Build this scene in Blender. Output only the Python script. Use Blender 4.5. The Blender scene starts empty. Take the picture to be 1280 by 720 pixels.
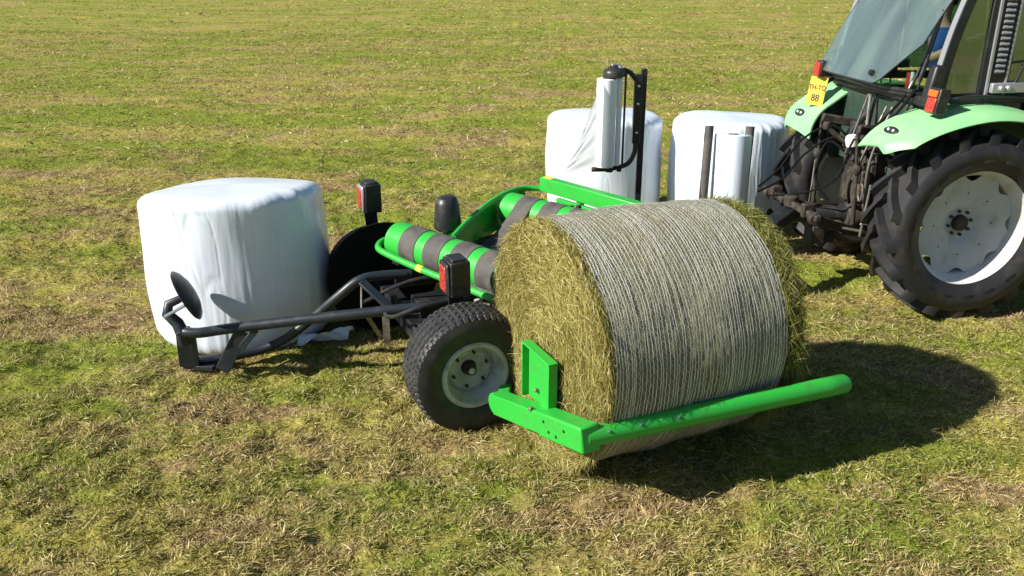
import bpy, math, random
import numpy as np
from mathutils import Vector, Matrix, Quaternion
random.seed(7); rng = np.random.default_rng(11)
R = math.radians
S = bpy.context.scene
COL = S.collection
# ------------------------------------------------------------------ camera
H = 2.76; FPX = 1100.0; PITCH = math.atan(420/1100)
cd = bpy.data.cameras.new('camera'); cam = bpy.data.objects.new('camera', cd); COL.objects.link(cam)
cam.location = (0, 0, H); cam.rotation_euler = (math.pi/2-PITCH, 0, 0)
cd.sensor_width = 36; cd.lens = FPX/1280*36; cd.clip_start = .1; cd.clip_end = 3000
S.camera = cam
# ------------------------------------------------------------------ light
SUN_AZ = math.atan2(-.325, -.945); SUN_EL = R(34)
w = bpy.data.worlds.new('World'); S.world = w; w.use_nodes = True
nt = w.node_tree; bg = nt.nodes['Background']; sky = nt.nodes.new('ShaderNodeTexSky')
sky.sky_type = 'NISHITA'; sky.sun_disc = False; sky.sun_elevation = SUN_EL
sky.sun_rotation = math.pi/2 - SUN_AZ
sky.air_density = 1.0; sky.dust_density = .6; sky.ozone_density = 3.0
nt.links.new(sky.outputs[0], bg.inputs[0]); bg.inputs[1].default_value = .05
sl = bpy.data.lights.new('sun', 'SUN'); sl.energy = 4.9; sl.angle = R(.5); sl.color = (1, .95, .86)
so = bpy.data.objects.new('sun', sl); COL.objects.link(so)
sd = Vector((math.cos(SUN_AZ)*math.cos(SUN_EL), math.sin(SUN_AZ)*math.cos(SUN_EL), math.sin(SUN_EL)))
so.rotation_euler = sd.to_track_quat('Z', 'Y').to_euler(); so.location = (-8, -4, 9)
S.view_settings.view_transform = 'Standard'; S.view_settings.look = 'None'
S.view_settings.exposure = 0.8; S.view_settings.gamma = 1.0; S.view_settings.use_curve_mapping = False

# ------------------------------------------------------------------ coordinates
cP, sP = math.cos(PITCH), math.sin(PITCH)
def at(u, v, z=None, y=None):
    "real position of something seen at (u, v) whose height z (or distance y) is known"
    x = (u-640)/FPX; k = -(v-360)/FPX
    d = Vector((x, cP+k*sP, -sP+k*cP))
    t = (z-H)/d.z if z is not None else y/d.y
    return Vector((0, 0, H)) + d*t

# ------------------------------------------------------------------ noise (numpy)
def _h(i, j, s):
    n = (i*374761393 + j*668265263 + s*1442695041) & 0x7fffffff
    n = ((n ^ (n >> 13))*1274126177) & 0x7fffffff
    n = ((n ^ (n >> 16))*1103515245) & 0x7fffffff
    return (n & 0xffff)/65535.0
def vn(x, y, s=0):
    x = np.asarray(x, float); y = np.asarray(y, float)
    i = np.floor(x).astype(np.int64); j = np.floor(y).astype(np.int64)
    fx = x-i; fy = y-j; fx = fx*fx*(3-2*fx); fy = fy*fy*(3-2*fy)
    a = _h(i, j, s); b = _h(i+1, j, s); c = _h(i, j+1, s); d = _h(i+1, j+1, s)
    return (a*(1-fx)+b*fx)*(1-fy)+(c*(1-fx)+d*fx)*fy*1.0
def fbm(x, y, s=0, o=3):
    t = 0; a = .5; m = 0
    for k in range(o):
        t = t+a*vn(x*2**k, y*2**k, s+k*17); m += a; a *= .5
    return t/m

# ------------------------------------------------------------------ materials
def mat(name, col=(.5, .5, .5), rough=.6, metal=0, spec=.5):
    m = bpy.data.materials.new(name); m.use_nodes = True
    b = m.node_tree.nodes['Principled BSDF']
    b.inputs['Base Color'].default_value = (*col, 1); b.inputs['Roughness'].default_value = rough
    b.inputs['Metallic'].default_value = metal; b.inputs['Specular IOR Level'].default_value = spec
    return m
def N(m, t, **kw):
    n = m.node_tree.nodes.new(t)
    for k, v in kw.items(): setattr(n, k, v)
    return n
def L(m, a, b): m.node_tree.links.new(a, b)
def B(m): return m.node_tree.nodes['Principled BSDF']
def ramp(m, fac, stops):
    r = N(m, 'ShaderNodeValToRGB'); e = r.color_ramp.elements
    while len(e) < len(stops): e.new(.5)
    for el, (p, c) in zip(e, stops): el.position = p; el.color = (*c, 1)
    L(m, fac, r.inputs[0]); return r.outputs[0]
def coord(m, scale=(1, 1, 1), kind='Object'):
    t = N(m, 'ShaderNodeTexCoord'); mp = N(m, 'ShaderNodeMapping'); mp.inputs['Scale'].default_value = scale
    L(m, t.outputs[kind], mp.inputs[0]); return mp.outputs[0]
def noise(m, vec, scale=5, detail=4, rough=.6, dist=0):
    n = N(m, 'ShaderNodeTexNoise'); n.inputs['Scale'].default_value = scale; n.inputs['Detail'].default_value = detail
    n.inputs['Roughness'].default_value = rough; n.inputs['Distortion'].default_value = dist
    L(m, vec, n.inputs['Vector']); return n.outputs['Fac']
def bump(m, fac, s=.3, d=.01):
    b = N(m, 'ShaderNodeBump'); b.inputs['Strength'].default_value = s; b.inputs['Distance'].default_value = d
    L(m, fac, b.inputs['Height']); L(m, b.outputs[0], B(m).inputs['Normal']); return b
def mixc(m, fac, a, b):
    x = N(m, 'ShaderNodeMix', data_type='RGBA')
    for s_, v in ((6, a), (7, b)):
        if isinstance(v, tuple): x.inputs[s_].default_value = (*v, 1)
        else: L(m, v, x.inputs[s_])
    if isinstance(fac, float): x.inputs[0].default_value = fac
    else: L(m, fac, x.inputs[0])
    return x.outputs[2]
def worn(name, col, dirt, rough=.45, amt=(.5, .72), scale=7, metal=0, bs=.08, spec=.5, rr=.25):
    "paint with irregular dirt, roughness variation and light bump"
    m = mat(name, col, rough, metal, spec); v = coord(m)
    n = noise(m, v, scale, 8, .65)
    f = ramp(m, n, [(amt[0], (0, 0, 0)), (amt[1], (1, 1, 1))])
    L(m, mixc(m, f, col, dirt), B(m).inputs['Base Color'])
    r = N(m, 'ShaderNodeMapRange'); L(m, f, r.inputs[0]); r.inputs[3].default_value = rough; r.inputs[4].default_value = min(1, rough+rr)
    L(m, r.outputs[0], B(m).inputs['Roughness'])
    bump(m, noise(m, v, scale*6, 5), bs, .004)
    return m
M = {}
M['green'] = worn('green_paint', (.028, .39, .045), (.055, .22, .04), .36, (.52, .8), 9)
m = M['green']; v = coord(m); sc = ramp(m, noise(m, v, 45, 6, .8), [(.66, (0, 0, 0)), (.70, (1, 1, 1))]); lk = B(m).inputs['Base Color'].links[0].from_socket
L(m, mixc(m, sc, lk, (.20, .20, .15)), B(m).inputs['Base Color'])
M['pale'] = worn('pale_green_paint', (.24, .58, .26), (.34, .50, .27), .42, (.45, .85), 5)
M['dkgreen'] = worn('dark_green_paint', (.022, .045, .032), (.06, .06, .045), .5)
M['black'] = worn('black_paint', (.012, .014, .017), (.05, .047, .04), .38, (.5, .8), 11)
M['plastic'] = worn('black_plastic', (.018, .018, .02), (.06, .055, .05), .42, (.5, .85), 14)
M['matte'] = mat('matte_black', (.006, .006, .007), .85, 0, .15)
M['tube'] = worn('blue_black_paint', (.016, .022, .03), (.05, .05, .048), .4, (.5, .8), 10)
M['steel'] = worn('dull_steel', (.30, .29, .27), (.12, .09, .06), .45, (.4, .65), 16, .7)
M['rust'] = worn('rusty_steel', (.035, .028, .023), (.13, .095, .06), .7, (.5, .72), 22, .2, .3)
M['grease'] = worn('greasy_iron', (.022, .020, .018), (.10, .078, .055), .6, (.42, .7), 12, .2, .3)
M['rim'] = worn('white_rim_paint', (.62, .63, .64), (.45, .40, .31), .45, (.5, .78), 6)
M['disc'] = worn('shade_grey_paint', (.47, .49, .53), (.30, .27, .22), .42, (.52, .8), 6)  # blue-grey of the shaded wheel disc put into its paint colour
M['rimgrey'] = worn('grey_rim_paint', (.42, .42, .45), (.20, .18, .15), .5, (.48, .75), 8, 0)
M['belt'] = worn('rubber_belt', (.06, .056, .054), (.12, .108, .092), .7, (.42, .7), 10, 0, .15)
M['chrome'] = mat('bright_metal', (.7, .7, .7), .25, .9)
M['yellow'] = worn('plate_yellow', (.82, .44, .02), (.75, .40, .03), .4)
M['decal'] = mat('yellow_decal', (.8, .62, .05), .4)
M['ink'] = mat('black_ink', (.02, .015, .01), .6)
M['silver'] = worn('silver_trim', (.42, .42, .46), (.3, .3, .3), .35, (.5, .8), 9, .5)
M['skin'] = mat('skin', (.55, .33, .24), .55); M['shirt'] = worn('blue_cotton', (.02, .075, .30), (.03, .09, .34), .9, (.4, .6), 20)
M['trouser'] = worn('dark_cotton', (.02, .02, .03), (.03, .03, .04), .9)
M['hair'] = mat('dark_hair', (.02, .014, .01), .7); M['seat'] = worn('seat_cloth', (.03, .03, .03), (.05, .05, .05), .9)
M['white'] = mat('white_paint', (.75, .75, .74), .5); M['redp'] = mat('red_paint', (.45, .05, .03), .5)
M['orange'] = mat('orange_lens', (.65, .13, .02), .2)
# tyre rubber, with dried soil
def rubber(name, c, d, a):
    m = mat(name, c, .52, 0, .45); v = coord(m)
    f = ramp(m, noise(m, v, 6, 8, .7), [(a, (0, 0, 0)), (a+.3, (1, 1, 1))])
    L(m, mixc(m, f, c, d), B(m).inputs['Base Color']); bump(m, noise(m, v, 60, 5), .15, .003); return m
M['tyre'] = rubber('tractor_tyre', (.019, .019, .021), (.062, .052, .040), .50)
M['tyre2'] = rubber('implement_tyre', (.018, .018, .02), (.06, .056, .05), .45)
# lens
m = mat('red_lens', (.55, .035, .02), .25); v = coord(m)
wv = N(m, 'ShaderNodeTexVoronoi'); wv.inputs['Scale'].default_value = 60; L(m, v, wv.inputs[0])
bump(m, wv.outputs['Distance'], .6, .004); L(m, mixc(m, wv.outputs['Distance'], (.26, .012, .010), (.5, .07, .05)), B(m).inputs['Base Color']); M['red'] = m
# stretch film
def film(name, col):
    m = mat(name, col, .24, 0, .5); v = coord(m, (9, 9, .9))
    a = noise(m, v, 1.6, 5, .6, .6); v2 = coord(m, (30, 30, 2.2)); b = noise(m, v2, 1.2, 4, .6, .3)
    ad = N(m, 'ShaderNodeMath', operation='ADD'); L(m, a, ad.inputs[0]); L(m, b, ad.inputs[1])
    bump(m, ad.outputs[0], .09, .012)
    f = ramp(m, noise(m, coord(m, (2, 2, .6)), 2, 5), [(.4, (.0, .0, .0)), (.75, (1, 1, 1))])
    L(m, mixc(m, f, col, tuple(c*.93 for c in col)), B(m).inputs['Base Color'])
    B(m).inputs['Subsurface Weight'].default_value = 0
    return m
M['rollfilm'] = mat('rolled_film', (.82, .85, .89), .55)
M['film'] = film('white_film', (.73, .80, .90))
# thin see-through film
m = mat('thin_film', (.85, .86, .88), .3); v = coord(m, (3, 3, 3)); nt_ = m.node_tree
tr = N(m, 'ShaderNodeBsdfTransparent'); mx = N(m, 'ShaderNodeMixShader')
tl = N(m, 'ShaderNodeBsdfTranslucent'); tl.inputs[0].default_value = (.85, .86, .88, 1); m2 = N(m, 'ShaderNodeMixShader'); m2.inputs[0].default_value = .5
L(m, B(m).outputs[0], m2.inputs[1]); L(m, tl.outputs[0], m2.inputs[2])
L(m, tr.outputs[0], mx.inputs[1]); L(m, m2.outputs[0], mx.inputs[2]); mx.inputs[0].default_value = .82
L(m, mx.outputs[0], nt_.nodes['Material Output'].inputs[0]); M['thin'] = m
# glass: tinted transparent with fresnel gloss and a little dust
def glass(name, tint, dust, base=.12):
    m = mat(name); t = m.node_tree; t.nodes.remove(t.nodes['Principled BSDF'])
    tr = N(m, 'ShaderNodeBsdfTransparent'); tr.inputs[0].default_value = (*tint, 1)
    gl = N(m, 'ShaderNodeBsdfGlossy'); gl.inputs[1].default_value = .04; gl.inputs[0].default_value = (.95, .97, 1, 1)
    df = N(m, 'ShaderNodeBsdfDiffuse'); df.inputs[0].default_value = (.46, .56, .51, 1)
    lw = N(m, 'ShaderNodeLayerWeight'); lw.inputs[0].default_value = .5; pw = N(m, 'ShaderNodeMath', operation='POWER'); L(m, lw.outputs['Facing'], pw.inputs[0]); pw.inputs[1].default_value = 4; fr = N(m, 'ShaderNodeMath', operation='MULTIPLY_ADD'); L(m, pw.outputs[0], fr.inputs[0]); fr.inputs[1].default_value = .8; fr.inputs[2].default_value = base
    a = N(m, 'ShaderNodeMixShader'); b = N(m, 'ShaderNodeMixShader')
    L(m, fr.outputs[0], a.inputs[0]); L(m, tr.outputs[0], a.inputs[1]); L(m, gl.outputs[0], a.inputs[2])
    n = noise(m, coord(m, (1.0, 2.2, .5)), 1.4, 3, .5, .3)
    r = N(m, 'ShaderNodeMapRange'); L(m, n, r.inputs[0]); r.inputs[1].default_value = .35; r.inputs[2].default_value = .7
    r.inputs[3].default_value = dust*.5; r.inputs[4].default_value = dust*1.4
    L(m, r.outputs[0], b.inputs[0]); L(m, a.outputs[0], b.inputs[1]); L(m, df.outputs[0], b.inputs[2])
    L(m, b.outputs[0], t.nodes['Material Output'].inputs[0]); return m
M['glass'] = glass('tinted_glass', (.70, .84, .78), .13, .24); M['glass_side'] = glass('side_glass', (.36, .55, .53), .10, .20)

# plant materials -----------------------------------------------------
def patches(m, g):
    "greenness and brownness over the field, in metres"
    def pn(sx, sy, rot, det, off=0):
        mp = N(m, 'ShaderNodeMapping'); mp.inputs['Scale'].default_value = (sx, sy, 0); mp.inputs['Rotation'].default_value = (0, 0, R(rot)); mp.inputs['Location'].default_value = (off, off, 0)
        L(m, g.outputs['Position'], mp.inputs[0]); return noise(m, mp.outputs[0], 1.0, det, .65, .5)
    p1 = pn(.75, 1.5, 6, 6); p2 = pn(.16, .50, 3, 4, 4.7)
    ma = N(m, 'ShaderNodeMath', operation='MULTIPLY_ADD'); L(m, p2, ma.inputs[0]); ma.inputs[1].default_value = .75
    mb_ = N(m, 'ShaderNodeMath', operation='MULTIPLY_ADD'); L(m, p1, mb_.inputs[0]); mb_.inputs[1].default_value = .85; mb_.inputs[2].default_value = -.30
    L(m, mb_.outputs[0], ma.inputs[2])
    br = ramp(m, pn(.8, 1.9, -8, 5, 9.1), [(.44, (0, 0, 0)), (.60, (1, 1, 1))])
    return ma.outputs[0], br
def blade_mat(name, stops_dry, stops_green, patch):
    m = mat(name, (.2, .2, .05), .75, 0, .25)
    g = N(m, 'ShaderNodeNewGeometry'); ri = g.outputs['Random Per Island']
    dry = ramp(m, ri, stops_dry); grn = ramp(m, ri, stops_green)
    if patch:
        mp = N(m, 'ShaderNodeMapping'); mp.inputs['Scale'].default_value = (.42, 1.25, 0); mp.inputs['Rotation'].default_value = (0, 0, R(6)); L(m, g.outputs['Position'], mp.inputs[0])
        a, br = patches(m, g)
        ml = N(m, 'ShaderNodeMath', operation='MULTIPLY'); L(m, ri, ml.inputs[0]); ml.inputs[1].default_value = 7.31
        fr_ = N(m, 'ShaderNodeMath', operation='FRACT'); L(m, ml.outputs[0], fr_.inputs[0])
        sb = N(m, 'ShaderNodeMath', operation='MULTIPLY_ADD'); L(m, fr_.outputs[0], sb.inputs[0]); sb.inputs[1].default_value = .28; L(m, a, sb.inputs[2])
        f = ramp(m, sb.outputs[0], [(.63, (0, 0, 0)), (.735, (1, 1, 1))])
        brn = ramp(m, ri, [(0, (.15, .095, .04)), (.4, (.36, .255, .11)), (.8, (.60, .455, .24)), (1, (.80, .68, .46))])
        colr = mixc(m, f, mixc(m, br, dry, brn), grn)
    else: colr = dry
    L(m, colr, B(m).inputs['Base Color'])
    tl = N(m, 'ShaderNodeBsdfTranslucent'); L(m, colr, tl.inputs[0]); mx = N(m, 'ShaderNodeMixShader'); mx.inputs[0].default_value = .3
    L(m, B(m).outputs[0], mx.inputs[1]); L(m, tl.outputs[0], mx.inputs[2]); L(m, mx.outputs[0], m.node_tree.nodes['Material Output'].inputs[0])
    return m
DRY = [(0, (.14, .11, .028)), (.3, (.30, .265, .065)), (.62, (.44, .395, .115)), (.88, (.58, .53, .21)), (1, (.76, .71, .42))]
GRN = [(0, (.08, .115, .014)), (.35, (.18, .24, .030)), (.7, (.30, .36, .052)), (1, (.47, .48, .12))]
M['grass'] = blade_mat('mown_grass', DRY, GRN, True)
M['hay'] = blade_mat('hay_strands', [(0, (.14, .115, .022)), (.25, (.28, .24, .05)), (.6, (.43, .375, .125)), (.88, (.56, .50, .21)), (1, (.72, .66, .36))], GRN, False)
M['haygreen'] = blade_mat('greener_hay', [(0, (.07, .08, .018)), (.3, (.15, .16, .035)), (.65, (.25, .25, .06)), (.9, (.36, .34, .11)), (1, (.5, .47, .2))], GRN, False)
m = mat('thatch', (.2, .18, .05), .95, 0, .1); g = N(m, 'ShaderNodeNewGeometry')
a, br = patches(m, g)
sb = N(m, 'ShaderNodeMath', operation='ADD'); L(m, a, sb.inputs[0]); sb.inputs[1].default_value = .12
f = ramp(m, sb.outputs[0], [(.555, (0, 0, 0)), (.68, (1, 1, 1))])
fine = noise(m, coord(m, (1, 1, 1)), 28, 6, .7)
dr = mixc(m, br, ramp(m, fine, [(.3, (.15, .125, .025)), (.5, (.34, .30, .065)), (.7, (.52, .47, .13))]), ramp(m, fine, [(.3, (.12, .08, .035)), (.5, (.30, .215, .095)), (.7, (.52, .42, .22))])); gr = ramp(m, fine, [(.3, (.08, .10, .014)), (.5, (.20, .24, .03)), (.7, (.34, .37, .06))])
L(m, mixc(m, f, dr, gr), B(m).inputs['Base Color'])
mb2 = N(m, 'ShaderNodeMapping'); mb2.inputs['Scale'].default_value = (3, 5, 1); L(m, g.outputs['Position'], mb2.inputs[0])
bump(m, noise(m, mb2.outputs[0], 1.4, 8, .7), .9, .09); M['soil'] = m
# bale core and netted hay
m = mat('hay_core', (.2, .17, .05), .95, 0, .1); v = coord(m, (1, 1, 1))
f = noise(m, v, 26, 8, .75, .8); L(m, ramp(m, f, [(.3, (.05, .042, .012)), (.5, (.23, .19, .05)), (.7, (.46, .39, .12))]), B(m).inputs['Base Color']); bump(m, f, 1, .03); M['core'] = m
m = mat('netted_hay', (.2, .19, .09), .85, 0, .2)
v = coord(m, (9, 2, 2)); f = noise(m, v, 14, 8, .75, .6)
L(m, ramp(m, f, [(.32, (.06, .062, .03)), (.5, (.25, .24, .13)), (.7, (.50, .47, .30))]), B(m).inputs['Base Color']); bump(m, f, 1, .02); M['netted'] = m
m = mat('net_thread', (.68, .67, .60), .4, 0, .5); M['net'] = m

# ------------------------------------------------------------------ mesh builder
def basis(d):
    d = Vector(d).normalized(); up = Vector((0, 0, 1)) if abs(d.z) < .9 else Vector((1, 0, 0))
    a = d.cross(up).normalized(); return a, d.cross(a).normalized()*-1, d
def smooth_path(p, k=6):
    p = [Vector(q) for q in p]; o = []
    for i in range(len(p)-1):
        p0 = p[max(i-1, 0)]; p1 = p[i]; p2 = p[i+1]; p3 = p[min(i+2, len(p)-1)]
        for j in range(k):
            t = j/k; o.append(.5*((2*p1)+(p2-p0)*t+(2*p0-5*p1+4*p2-p3)*t*t+(3*p1-p0-3*p2+p3)*t**3))
    o.append(p[-1]); return o
class MB:
    def __init__(s): s.v = []; s.f = []; s.marks = []
    def add(s, v, f):
        n = len(s.v); s.marks.append((n, len(s.f))); s.v += [tuple(q) for q in v]; s.f += [tuple(n+i for i in q) for q in f]; return s
    def box(s, c, size, X=(1, 0, 0), Y=(0, 1, 0), Z=None, taper=1):
        c = Vector(c); X = Vector(X).normalized(); Y = Vector(Y).normalized(); Z = Vector(Z).normalized() if Z is not None else X.cross(Y)
        a, b, d = size[0]/2, size[1]/2, size[2]/2; v = []
        for z in (-1, 1):
            k = taper if z > 0 else 1
            for x, y in ((-1, -1), (1, -1), (1, 1), (-1, 1)): v.append(c+X*a*x*k+Y*b*y*k+Z*d*z)
        return s.add(v, [(3, 2, 1, 0), (4, 5, 6, 7), (0, 1, 5, 4), (1, 2, 6, 5), (2, 3, 7, 6), (3, 0, 4, 7)])
    def bar(s, p, q, w, h, up=(0, 0, 1)):
        p = Vector(p); q = Vector(q); d = (q-p); x = d.normalized(); y = Vector(up).cross(x).normalized(); z = x.cross(y)
        return s.box((p+q)/2, (d.length, w, h), x, y, z)
    def tube(s, pts, r, n=12, caps=True, sm=0):
        pts = [Vector(p) for p in pts]
        if sm: pts = smooth_path(pts, sm)
        N_ = len(pts); rr = r if isinstance(r, (list, tuple)) else [r]*N_
        t = [(pts[min(i+1, N_-1)]-pts[max(i-1, 0)]).normalized() for i in range(N_)]
        a, b, _ = basis(t[0]); v = []; f = []
        for i in range(N_):
            if i: q = t[i-1].rotation_difference(t[i]); a = q @ a; b = q @ b
            for k in range(n):
                w_ = 2*math.pi*k/n; v.append(pts[i]+(a*math.cos(w_)+b*math.sin(w_))*rr[i])
        for i in range(N_-1):
            for k in range(n): f.append((i*n+k, i*n+(k+1) % n, (i+1)*n+(k+1) % n, (i+1)*n+k))
        if caps: f.append(tuple(range(n))[::-1]); f.append(tuple((N_-1)*n+k for k in range(n)))
        return s.add(v, f)
    def lathe(s, prof, o, axis, n=48, fr=None):
        "prof: (radius, distance along axis)"
        a, b, d = basis(axis); o = Vector(o); v = []; f = []; P = len(prof)
        for k in range(n):
            w_ = 2*math.pi*k/n
            for i, (r_, z_) in enumerate(prof):
                rr = fr(i, r_, w_) if fr else r_
                v.append(o+d*z_+(a*math.cos(w_)+b*math.sin(w_))*rr)
        for k in range(n):
            k2 = (k+1) % n
            for i in range(P-1): f.append((k*P+i, k2*P+i, k2*P+i+1, k*P+i+1))
        return s.add(v, f)
    def prism(s, poly, ext):
        poly = [Vector(p) for p in poly]; ext = Vector(ext); n = len(poly)
        f = [tuple(range(n))[::-1], tuple(range(n, 2*n))]+[(i, (i+1) % n, n+(i+1) % n, n+i) for i in range(n)]
        return s.add(poly+[p+ext for p in poly], f)
    def sheet(s, rows, th=0):
        "grid of points (rows of equal length); th gives it thickness along its normals"
        A = np.array([[tuple(p) for p in r] for r in rows], float); n, k = A.shape[:2]
        f = [(i*k+j, i*k+j+1, (i+1)*k+j+1, (i+1)*k+j) for i in range(n-1) for j in range(k-1)]
        if th:
            gi = np.gradient(A, axis=0); gj = np.gradient(A, axis=1); nn = np.cross(gi, gj); nn /= (np.linalg.norm(nn, axis=2, keepdims=True)+1e-9)
            Bm = A+nn*th; o = n*k; f2 = [tuple(o+q for q in x[::-1]) for x in f]; e = []
            bd = [(0, j) for j in range(k)]+[(i, k-1) for i in range(1, n)]+[(n-1, j) for j in range(k-2, -1, -1)]+[(i, 0) for i in range(n-2, 0, -1)]
            for q in range(len(bd)):
                a = bd[q]; b = bd[(q+1) % len(bd)]; ia = a[0]*k+a[1]; ib = b[0]*k+b[1]; e.append((ib, ia, o+ia, o+ib))
            return s.add(list(A.reshape(-1, 3))+list(Bm.reshape(-1, 3)), f+f2+e)
        return s.add(list(A.reshape(-1, 3)), f)
    def each(s, name, m, parent=None, **kw):
        "every piece added becomes an object of its own"
        r = []
        for i, (v0, f0) in enumerate(s.marks):
            v1, f1 = s.marks[i+1] if i+1 < len(s.marks) else (len(s.v), len(s.f)); q = MB(); q.v = s.v[v0:v1]; q.f = [tuple(k-v0 for k in f) for f in s.f[f0:f1]]; r.append(q.build(name, m, parent, **kw))
        return r
    def build(s, name, m, parent=None, bevel=0, smooth=40, world=False, label=None):
        me = bpy.data.meshes.new(name); v = s.v
        if world and parent: im = wmat(parent).inverted(); v = [im @ Vector(q) for q in v]
        me.from_pydata([tuple(q) for q in v], [], s.f); me.update()
        me.materials.append(M[m] if isinstance(m, str) else m)
        if smooth:
            me.shade_smooth(); me.set_sharp_from_angle(angle=R(smooth))
        o = bpy.data.objects.new(name, me); COL.objects.link(o)
        if parent: o.parent = parent
        if label: o['label'] = label
        if bevel:
            b = o.modifiers.new('bevel', 'BEVEL'); b.width = bevel; b.segments = 2; b.limit_method = 'ANGLE'; b.angle_limit = R(50)
        return o
def wmat(o):
    m_ = Matrix.LocRotScale(o.location, o.rotation_euler, None)
    return wmat(o.parent) @ m_ if o.parent else m_
def empty(name, loc=(0, 0, 0), rz=0, parent=None):
    o = bpy.data.objects.new(name, None); COL.objects.link(o); o.location = loc; o.rotation_euler = (0, 0, rz); o.empty_display_size = .2
    if parent: o.parent = parent
    return o
def tag(o, label, cat, group=None, kind=None):
    if label: o['label'] = label
    if cat: o['category'] = cat
    if group: o['group'] = group
    if kind: o['kind'] = kind
    return o
def npmesh(name, V, F, mt, parent=None, smooth=False):
    "V (n,3), F (m,k) numpy"
    me = bpy.data.meshes.new(name); n = len(V); m_, k = F.shape
    me.vertices.add(n); me.vertices.foreach_set('co', V.astype(np.float32).ravel())
    me.loops.add(m_*k); me.loops.foreach_set('vertex_index', F.astype(np.int32).ravel())
    me.polygons.add(m_); me.polygons.foreach_set('loop_start', np.arange(0, m_*k, k, dtype=np.int32))
    if smooth: me.polygons.foreach_set('use_smooth', np.ones(m_, bool))
    me.update(calc_edges=True); me.materials.append(M[mt])
    o = bpy.data.objects.new(name, me); COL.objects.link(o)
    if parent: o.parent = parent
    return o
def strands(P, D, U, length, width, bend, tri=False):
    "P base points, D unit directions, U bend directions; flat ribbons of two triangles + tip (or one triangle)"
    n = len(P); W = np.cross(D, U+rng.normal(0, .4, (n, 3))); W /= np.linalg.norm(W, axis=1, keepdims=True)+1e-9
    l = length[:, None]; w_ = width[:, None]/2; b = bend[:, None]
    if tri:
        V = np.stack([P-W*w_, P+W*w_, P+D*l+U*b*l], 1).reshape(-1, 3); F = np.arange(3*n).reshape(-1, 3)
        return V, F
    mid = P+D*l*.55+U*b*l*.3; tip = P+D*l+U*b*l
    V = np.stack([P-W*w_, P+W*w_, mid-W*w_*.9, mid+W*w_*.9, tip], 1).reshape(-1, 3); i = np.arange(n)[:, None]*5
    F = np.concatenate([i+np.array([[0, 1, 3]]), i+np.array([[0, 3, 2]]), i+np.array([[2, 3, 4]])], 0)
    return V, F
def unit(a): return a/(np.linalg.norm(a, axis=1, keepdims=True)+1e-9)

# ------------------------------------------------------------------ ground
def hgt(x, y):
    x = np.asarray(x, float); y = np.asarray(y, float)
    h = (.12*(fbm(x*.22+3, y*.8+x*.06, 3, 3)-.5)+.10*(fbm(x*.8, y*1.5+x*.1, 33, 3)-.5))*np.clip((y-7)/10, 0, 1)
    h = h+.055*(fbm(x*.9, y*1.7, 5, 2)-.5)+.06*(fbm(x*4.2, y*5.2, 9, 2)-.5)
    near = np.clip((14-y)/4, 0, 1)
    return h+near*.075*(fbm(x*10, y*10, 21, 2)-.5)-.004
def graded(a, b, fine, lo, hi, g=1.09):
    c = list(np.arange(a, b, fine)); s_ = fine
    while c[-1] < hi: s_ *= g; c.append(c[-1]+s_)
    s_ = fine
    while c[0] > lo: s_ *= g; c.insert(0, c[0]-s_)
    return np.array(c)
gx = graded(-5, 6.2, .045, -900, 900, 1.07); gy = graded(2.6, 11, .045, -120, 1500, 1.045)
X, Y = np.meshgrid(gx, gy); Z = hgt(X, Y)
nx, ny = len(gx), len(gy); I = (np.arange(ny-1)[:, None]*nx+np.arange(nx-1)[None, :]).ravel()
field = npmesh('field_ground', np.stack([X, Y, Z], 2).reshape(-1, 3), np.stack([I, I+1, I+1+nx, I+nx], 1), 'soil', smooth=True)
tag(field, 'mown grass field with yellow stubble and green patches', 'field', kind='structure')

def grass_pts(n, y0, y1, pw=1.0):
    t = rng.random(n); y = y0+(y1-y0)*t**pw; half = (y*cP+H*sP)*.66+1.0
    x = (rng.random(n)*2-1)*half; return x, y
def make_blades(n, y0, y1, ln, wd, tri, pw=1.0, lift=(5, 60)):
    x, y = grass_pts(n, y0, y1, pw)
    dens = .45*fbm(x*3.1, y*4.0, 41, 2)+.55*fbm(x*10, y*11, 43, 2); keep = rng.random(n) < np.clip((dens-.30)*4.2, .30, 1)
    x = x[keep]; y = y[keep]; dens = dens[keep]; n = len(x)
    P = np.stack([x, y, hgt(x, y)-.004], 1)
    comb = fbm(x*.8, y*.9, 55, 2)*2*math.pi*1.6
    az = comb+rng.normal(0, 1.5, n); el = np.radians(rng.uniform(lift[0], lift[1], n)**1.0)
    D = np.stack([np.cos(az)*np.cos(el), np.sin(az)*np.cos(el), np.sin(el)], 1)
    U = unit(np.stack([rng.normal(0, .6, n), rng.normal(0, .6, n), -np.ones(n)*.8], 1))
    l = ln*rng.uniform(.5, 1.5, n)*(.2+1.6*dens); return strands(P, D, U, l, wd*rng.uniform(.6, 1.4, n), rng.uniform(.15, 1.1, n), tri)
parts = [make_blades(26000, 2.9, 9, .115, .0036, False, 1.0, (0, 22)), make_blades(800000, 2.9, 6.8, .046, .0044, False), make_blades(530000, 6.4, 13, .058, .0085, True, .9), make_blades(370000, 12.5, 34, .085, .018, True, .85, (5, 60)), make_blades(70000, 33, 75, .13, .05, True, .85, (5, 35))]
off = 0; Vs = []; Fs = []
for V, F in parts: Vs.append(V); Fs.append(F+off); off += len(V)
grass = npmesh('cut_grass', np.concatenate(Vs), np.concatenate(Fs), 'grass')
tag(grass, 'short mown grass and dry cuttings covering the field', 'grass', kind='stuff')

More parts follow.
